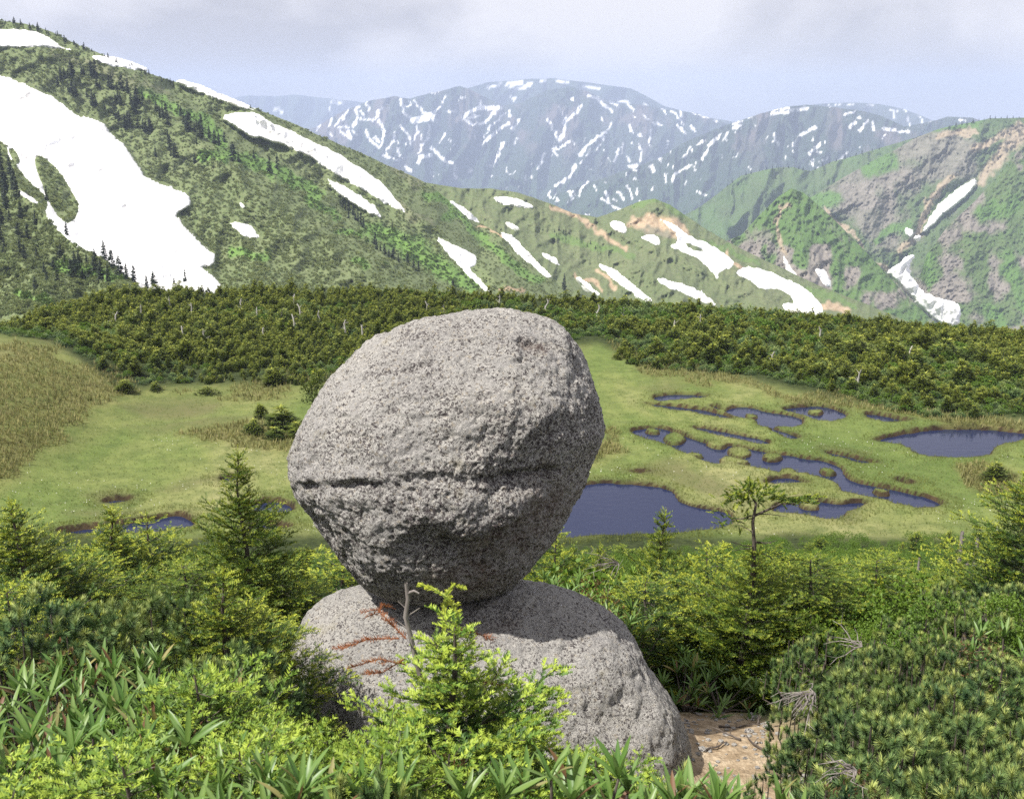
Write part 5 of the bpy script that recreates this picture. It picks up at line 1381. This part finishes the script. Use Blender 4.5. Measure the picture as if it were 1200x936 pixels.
pts = np.concatenate([np.stack([P[:, 0], Y, z - .05], 1)[ok], np.stack([P2[:, 0], Y2, z2 - .05], 1)[ok2]])
sc_ = np.concatenate([s[ok], rs.uniform(.3, .5, ok2.sum())])
scatter('undergrowth', pts, rs.uniform(0, 6, len(pts)), sc_, rs.integers(0, 3, len(pts)), bsrc)

def shrub0(seed): return leaf_bush(seed, 360, .7, .16, M_bush, 'low_bush', .4, .3)[1]
# --- the dense terrace belt of dwarf firs beyond the bog
fedge = [(-300,380),(0,392),(60,402),(110,434),(140,460),(190,454),(300,450),(380,444),(700,404),(760,426),(850,438),(930,459),(1000,472),(1100,484),(1200,494),(1500,512)]
kr = [krumm(800 + i, 280, wide=w) for i, w in enumerate([.6, .85, .5, 1.1, 1.5])]
N_ = 37000
px = rs.uniform(-420, 1480, N_); Y = rs.uniform(78, 150, N_)
P = at_depth(px, 400 + 0 * px, Y); z = ground_z(P[:, 0], P[:, 1])
_, row = to_px(np.stack([P[:, 0], Y, z], 1))
wob = 13 * vnoise(v3(P[:, 0] * .12, Y * .12), 3)
dens = fbm(v3(P[:, 0] * .07, Y * .07), 3, 207)
edge_d = interp(fedge, px) + wob - row
cyv = crest_Y(P[:, 0], Y)
ok = (edge_d > 0) & (Y < cyv + 7) & ((dens > -.38) | (rs.uniform(size=N_) < .25)) & ~((px > 380) & (px < 670) & (row > 440))
# sparser towards the tan bank on the left
ok &= ~((px < 330) & (edge_d < 22) & (rs.uniform(size=N_) < .55))
hgt = rs.uniform(.45, 1.15, N_) * (1 + .35 * fbm(v3(P[:, 0] * .05, Y * .05), 2, 209))
hgt *= np.where(edge_d < 14, .75, 1.0); hgt *= np.where(rs.uniform(size=N_) < .07, 1.7, 1)
idx = np.where(ok)[0]; idx = idx[np.argsort(-(hgt[idx] / Y[idx]) * (1 + .8 * (edge_d[idx] < 25)))]
vis = (px[idx] > -15) & (px[idx] < 1215); first = idx[vis][:260]; rest = np.concatenate([idx[vis][260:], idx[~vis]])
ksrc = []
for i in first:
    k = int(rs.integers(5)) if len(ksrc) >= 5 else len(ksrc)
    zone = 'left of the boulder' if px[i] < 500 else 'right of the boulder'
    o = tag(link('dwarf_fir', kr[k], None, (float(P[i, 0]), float(Y[i]), float(z[i]) - .05), (0, 0, rs.uniform(0, 6.3)), (float(hgt[i]) * rs.uniform(1, 1.5),) * 2 + (float(hgt[i]),)),
            'wind-pruned dwarf fir in the belt beyond the bog, ' + zone, 'dwarf fir', 'dwarf firs of the belt beyond the bog, ' + zone)
    if len(ksrc) < 5: ksrc.append(o)
pts = np.stack([P[rest, 0], Y[rest], z[rest] - .05], 1)
var = rs.integers(0, 5, len(rest)); low = fbm(v3(P[rest, 0] * .09, Y[rest] * .09), 3, 311) + .5 * (edge_d[rest] < 18) - .12 > rs.uniform(-.1, .45, len(rest)); var = np.where(low, rs.integers(5, 8, len(rest)), var)
ksrc2 = []
for i, (a, b, lab) in enumerate([(760, 428, 'dark blue-green creeping pine mat at the upper left of the right belt edge'), (985, 452, 'dark creeping pine mat at the belt edge above the far right pool'), (860, 428, 'fresh green broad-leaved bush at the edge of the belt, right')]):
    q = on_plane(a, b, 0); mt = [M_pine, M_pine, M_bush][i]
    ksrc2.append(tag(link('low_bush', krumm(820 + i, 260, mt, 1.9, 'low_bush') if i < 2 else shrub0(653), None, (float(q[0]), float(q[1]), float(ground_z(q[0], q[1]))), (0, 0, i), (1.1, 1.1, .8)), lab, 'bush'))
scatter('dwarf_fir_forest', pts, rs.uniform(0, 6.3, len(rest)), hgt[rest] * np.where(var > 4, .75, 1.0), var, ksrc + ksrc2)
print('terrace firs', len(rest))

# clumps standing out on the meadow edge
for i, (x0_, row0, h_, w_, lab) in enumerate([(330, 505, 1.5, 3.2, 'spreading dark low pine on the meadow left of the boulder'), (372, 470, 2.2, 1.8, 'upright dark dwarf fir on the meadow against the boulder edge'), (305, 490, .9, 2.0, 'small dark pine patch at the left end of the meadow clump'), (350, 512, .9, 2.4, 'flat dark pine patch nearest the boulder on the meadow'),
     (147, 468, .8, 2.2, 'dark creeping pine patch at the left meadow edge'), (182, 460, .6, 1.5, 'small dark pine patch beside the muddy meadow hollow'), (243, 463, .6, 1.3, 'tiny dark pine patch under the belt, left meadow'), (320, 450, 1.1, 3.4, 'long dark pine patch at the lower edge of the belt'),
     (298, 508, .9, 2.0, 'olive pine patch at the outer left tip of the meadow clump'), (322, 516, .8, 2.2, 'olive pine patch along the near side of the meadow clump'),
     (1165, 562, .9, 2.2, 'low brownish bush on the bog below the far right pool'), (955, 408, 1.2, 1.6, 'dark bushy fir standing out at the upper belt')]):
    p = on_plane(x0_, row0, 0); zz = float(ground_z(p[0], p[1]))
    tag(link('dwarf_fir', kr[(i + 3) % 5], None, (float(p[0]), float(p[1]), zz), (0, 0, i), (w_ * 1.3, w_ * .9, h_ * 1.25)), lab, 'dwarf fir')

# bleached snags in the belt
def snag(seed):
    R = np.random.default_rng(seed); g = Geo()
    p = np.array([[0, 0, 0], [R.normal(0, .03), 0, .4], [R.normal(0, .05), R.normal(0, .05), .75], [R.normal(0, .07), 0, 1.0]])
    g.tube(p, .06, .03, 5)
    for i in range(4):
        b = p[1 + i % 2]; g.tube([b, b + [R.normal(0, .25), R.normal(0, .2), R.uniform(.05, .25)]], .018, .005, 3)
    return g.build('dead_snag', M_snag, True)
sn = [snag(i) for i in range(5)]
for i, (a, b) in enumerate([(166,372),(154,381),(136,381),(199,363),(283,365),(302,376),(331,379),(345,385),(375,380),(240,403),(225,370),(500,368),(520,372),(640,365),(730,375),(790,392),(905,430),(1065,425),(1074,452),(405,392),(425,398),(345,360),(352,372),(310,401),(215,400),(820,385),(960,400),(1005,452),(700,372),(585,360)]):
    p = on_plane(a, b + 2, 0.0); p[1] = min(p[1], float(crest_Y(p[0], p[1])) - 1); q = at_depth(a, b, p[1]); zz = float(ground_z(q[0], q[1]))
    tag(link('dead_snag', sn[i % 5], None, (float(q[0]), float(q[1]), zz), (0, 0, i * 1.7), (1.8, 1.8, max(1.75, float(q[2]) - zz + .9))), 'bleached dead trunk poking out of the dwarf fir belt beyond the bog', 'dead tree', 'bleached snags in the fir belt')
# grey stumps on the near slope, right
def stump(seed):
    R = np.random.default_rng(seed); g = Geo()
    for i in range(4):
        a = i * 1.6; b = np.array([.10 * math.cos(a), .10 * math.sin(a), 0])
        g.tube([b * 1.5, b + [0, 0, .35], b * .9 + [0, 0, R.uniform(.6, 1.0)]], .11, .02, 6)
    return g.build('stump', M_dead, True)
for i, (a, b, Y_, w_, lab) in enumerate([(1074, 634, 16, .9, 'pale pointed dead stump in the right slope firs'), (1136, 634, 17, 1.4, 'forked grey dead stump right of the pale pointed one'), (1183, 638, 17, 1.2, 'squat grey dead stump, nearest the right photo edge'), (1198, 646, 15, 1.0, 'broken grey stump cut by the right photo edge')]):
    loc, H = stand(a, b, Y_)
    tag(link('dead_stump', stump(i), None, loc, (0, 0, i), (w_, w_, max(H, .4) + .22)), lab, 'stump')

# --- conifers on the hillsides, each at its place
con = [conifer(900 + i, slim=s) for i, s in enumerate([.17, .2, .24, .28, .33])]
def put_con(surface, x, y, hpx, label, group, k):
    p = SURF[surface](x, y); H = hpx * p[1] / F
    tag(link('mountain_conifer', con[k % 5], None, (float(p[0]), float(p[1]) - .5, float(p[2]) - .4), (0, 0, k * 2.1), (H * 1.1, H * 1.1, H)), label, 'conifer', group)
slopeT = q1([(160,235),(168,222),(178,215),(188,212),(198,218),(226,208),(231,205),(252,208),(263,212),(268,240),(275,243),(300,240),(308,245),(322,250),(335,245),(350,250),(352,255),(255,292),(262,290),(318,285),(325,280),(332,290),(360,285),(372,285),(378,290),(392,275),(365,305),(372,312),(318,325),(328,330),(342,335),(352,340),(358,350),(410,352),(412,360),(440,322),(448,325),(457,320),(462,345),(498,320),(505,340),(512,350),(515,330),(522,328),(520,360),(535,365),(540,350),(553,355),(548,380),(556,378),(540,395),(463,395),(468,410),(470,428),(482,430),(428,430),(402,365),(345,352),(395,360),(380,350),(535,448),(602,400),(616,390),(635,420),(640,440),(655,445),(697,435),(762,465),(740,475),(430,305),(490,300),(575,380),(590,395),(240,265),(200,260),(190,255),(210,265)])
for k, (x, y) in enumerate(slopeT): put_con('left_hillside', x, y, 9 + (k * 37 % 10) + (5 if k % 4 == 0 else 0), 'dark conifer in the scattered stand on the upper left hillside', 'conifers scattered on the left hillside', k)
lowT = q1([(10,545),(20,575),(42,520),(50,550),(8,500),(3,450),(30,480),(60,700),(70,715),(55,650),(100,615),(125,755),(132,775),(105,715),(170,700),(240,720),(290,720),(280,765),(200,765),(330,755),(300,775),(220,735),(250,755),(370,772),(425,785),(130,550),(185,645),(15,690),(30,610),(150,740),(180,725),(210,750),(265,740),(310,740),(5,620),(5,660),(350,770),(80,660),(60,600),(20,520),(510,775),(405,790),(160,770),(100,790),(230,770),(480,783)])
for k, (x, y) in enumerate(lowT): put_con('left_hillside', x, y, 14 + (k * 29 % 15), 'dark conifer in the shaded stand at the lower left below the snowfield', 'conifers below the big snowfield', k)
ridge_x = [0,5,9,14,18,22,25,30,34,38,42,46,51,55,60,65,70,74,79,84,88,93,97,101,106,112,118,123,130,136,143,150,156,163,170,178,186,192,198,205,207,212,220,228,236,243,250,257,266,275,285,296,310,318,341,365,372,378,385,393,399,407]
for k, x in enumerate(ridge_x): put_con('left_hillside', x + (k * 53 % 7) - 3, interp(sky_l, x + (k * 53 % 7) - 3) + .8 + (k * 11 % 4), ((4 + k * 31 % 6) if x < 260 else 2.5 + k * 17 % 4) * (.6 + .5 * ((k * 7919) % 13) / 13), 'small dark conifer in the line along the left hill crest', 'conifers along the left hill crest', k)
gulT = q2([(272,495),(280,510),(290,515),(300,520),(285,500),(315,530),(330,550),(340,560),(348,570),(322,545),(390,640),(402,645),(415,655),(430,665),(445,672),(460,680),(490,690),(510,705),(480,610),(635,770),(440,575),(525,712),(300,540),(385,625)])
for k, (x, y) in enumerate(gulT): put_con('left_hillside', x, y, 9 + (k * 23 % 9), 'dark conifer in the green gully beside the narrow snow streak', 'conifers in the gully', k)
for k, (x, y, h_) in enumerate([(661,341,22),(650,272,5),(652,276,4),(655,270,6),(660,273,5),(676,281,4),(682,284,4),(688,288,4),(692,286,5),(698,292,5),(703,290,4),(713,300,4)]):
    put_con('middle_ridge', x, y, h_, 'dark conifer on the middle ridge' if h_ < 10 else 'lone tall dark conifer at the foot of the middle ridge', 'conifers on the middle ridge' if h_ < 10 else None, k)
for k, x in enumerate([846,852,858,866,874,880,890,898,905,912,918,924,931,936,941,948,955,964,972,980,990,996,1003,1010,1022,1030]):
    put_con('dark_forested_ridge', x, interp(sky_r2, x) + .7, 3 + k * 7 % 3, 'tiny dark conifer on the skyline of the forested ridge at right', 'conifers on the right skyline', k)
for k, x in enumerate([1112,1120,1127,1133,1140,1147,1153,1160,1166,1173,1180,1187,1194]):
    put_con('bare_rock_mountain', x, interp(sky_r3, x) + .6, 2.6 + k * 5 % 3, 'tiny conifer on the top edge of the bare rock mountain', 'conifers on the rock mountain top', k)
# dark clump in the bottom left shade, scrub and bright thickets: uncountable cover of the hill
M_thick = leafy('thicket_leaf', (.055, .105, .026), (.10, .17, .038), (.16, .24, .06), .2)
def shrub_blob(seed, mat, name):
    st, cr = leaf_bush(seed, 130, .6, .38, mat, name, .6, .2); return cr
p0 = SURF['left_hillside'](440, 300)
ssrc = []
for i, (x, y, mt, lab) in enumerate([(452, 312, M_thick, 'bright green thicket bush low on the left hillside'), (430, 286, M_thick, 'bright green bush beside the dark gully conifers'), (250, 250, M_scrub, 'grey-green scrub clump on the left hillside below the conifers'), (350, 300, M_scrub, 'grey-green scrub clump above the terrace belt on the left hillside')]):
    p = SURF['left_hillside'](x, y)
    ssrc.append(tag(link('hillside_bush', shrub_blob(950 + i, mt, 'hillside_bush'), None, p, (0, 0, i), (2.0,) * 3), lab, 'bush'))
def cover(surface, n, x0_, x1_, y0_, y1_, sizes, mask, sd_group, top, varf):
    x = rs.uniform(x0_, x1_, n); y = rs.uniform(y0_, y1_, n)
    m = mask(x, y) & (y > interp(top, x) + .3)
    x, y = x[m], y[m]
    m = snow_sd(x, y, sd_group) > 1.2; x, y = x[m], y[m]
    p = SURF[surface](x, y)
    s = rs.uniform(*sizes, len(x)) * (1 + .4 * vnoise(v3(x * .1, y * .1), 2)); p[:, 2] -= s * .3
    return p, s, varf(x, y)
tl = tone_l
def vf(x, y):
    g_ = tl(x, y)[:, 0] > rs.uniform(.25, .9, len(x))
    return np.where(g_, rs.integers(0, 2, len(x)), rs.integers(2, 4, len(x)))
p, s, vv = cover('left_hillside', 40000, -320, 700, 0, 370, (.75, 1.35), lambda x, y: (y < 372), SNOW_NEAR, sky_l, vf)
scatter('hillside_scrub', p, rs.uniform(0, 6, len(p)), s, vv, ssrc)

# --- sedges: tussock edges of the pools, straw-coloured bamboo grass on the banks, white cotton grass
def tufts(name, pts, h, per, mat, seed, spread=.6, w=.012, kind='stuff'):
    R = np.random.default_rng(seed); g = Geo(); n = len(pts)
    P = np.repeat(pts, per, 0); hh = np.repeat(h, per) * R.uniform(.6, 1.2, n * per)
    a = R.uniform(0, 2 * pi, n * per); d = np.stack([np.cos(a), np.sin(a), 0 * a], 1)
    P = P + d * R.uniform(0, .5, (n * per, 1)) * hh[:, None] * .8
    tip = P + d * (hh * spread * R.uniform(.2, 1, n * per))[:, None] + np.array([0, 0, 1.]) * hh[:, None]
    s_ = np.stack([-np.sin(a), np.cos(a), 0 * a], 1) * (hh * w * 10 * .5)[:, None]
    g.tri(P - s_, P + s_, tip, np.repeat(R.uniform(0, .8, n), per) + R.uniform(0, .25, n * per))
    return tag(link(name, g.build(name, mat)), kind=kind)
m = (pdn > .02) & (pdn < 1.3) & (gy > 54) & (gy < 104) & (np.abs(gx / np.maximum(gy, 1)) < .52)
ii = np.where(m)[0]; ii = rs.choice(ii, min(9000, len(ii)), replace=False)
pts = np.stack([gx[ii] + rs.normal(0, .06, len(ii)), gy[ii] + rs.normal(0, .06, len(ii)), gz[ii] - .02], 1)
tufts('pool_edge_sedge', pts, rs.uniform(.10, .24, len(ii)), 5, M_grass, 1)
m = (GPY > 400) & (gy > 57) & (gy < 100) & (pdn > .6) & (forest < .2) & (np.abs(gx / np.maximum(gy, 1)) < .53)
ii = np.where(m)[0]; ii = rs.choice(ii, min(22000, len(ii)), replace=False)
pts = np.stack([gx[ii] + rs.normal(0, .1, len(ii)), gy[ii] + rs.normal(0, .1, len(ii)), gz[ii] - .02], 1)
tufts('meadow_grass', pts, rs.uniform(.05, .17, len(ii)), 3, M_grass, 2, .8, .02)
m = (tan_ > .45) & (gy > 57) & (gy < 150) & (np.abs(gx / np.maximum(gy, 1)) < .8) & (GPY > 375)
ii = np.where(m)[0]; ii = rs.choice(ii, min(13000, len(ii)), replace=False)
pts = np.stack([gx[ii] + rs.normal(0, .15, len(ii)), gy[ii] + rs.normal(0, .15, len(ii)), gz[ii] - .02], 1)
tufts('bamboo_grass', pts, rs.uniform(.18, .45, len(ii)), 4, M_strawg, 3, .6, .02)
m = (gy > 57) & (gy < 78) & (pdn > .8) & (np.abs(gx / np.maximum(gy, 1)) < .5) & (tan_ < .3) & (fbm(v3(gx * .2, gy * .2), 2, 77) > -.05)
ii = np.where(m)[0]; ii = rs.choice(ii, 700, replace=False)
P = np.stack([gx[ii], gy[ii], gz[ii] + rs.uniform(.10, .2, 700)], 1)
g = Geo()
for k in range(3):
    d = unit(rs.normal(0, 1, P.shape)) * .030; e = unit(rs.normal(0, 1, P.shape)) * .030
    g.tri(P - d, P + d * .6 + e, P + d - e * .8, np.ones(len(P)))
tag(link('cotton_grass', g.build('cotton_grass', flat('white_down', (.75, .75, .68)))), kind='stuff')

# ================================================================== THE AIR
hz = bpy.data.materials.new('haze'); hz.use_nodes = True
t = hz.node_tree
t.nodes.remove(t.nodes['Principled BSDF'])
pv = t.nodes.new('ShaderNodeVolumePrincipled')
pv.inputs['Color'].default_value = (.62, .72, .97, 1)
pv.inputs['Density'].default_value = HAZE_DENSITY
pv.inputs['Anisotropy'].default_value = 0.0
t.links.new(pv.outputs[0], t.nodes['Material Output'].inputs['Volume'])
x0, x1, y0, y1, z0, z1 = -15000, 15000, -400, 14000, -1152, 240
hv = np.array([(x, y, z) for z in (z0, z1) for y in (y0, y1) for x in (x0, x1)], float)
me = mesh_data('haze', hv, np.array([[0,2,3,1],[4,5,7,6],[0,1,5,4],[1,3,7,5],[3,2,6,7],[2,0,4,6]]), hz)
tag(link('haze', me), kind='stuff')
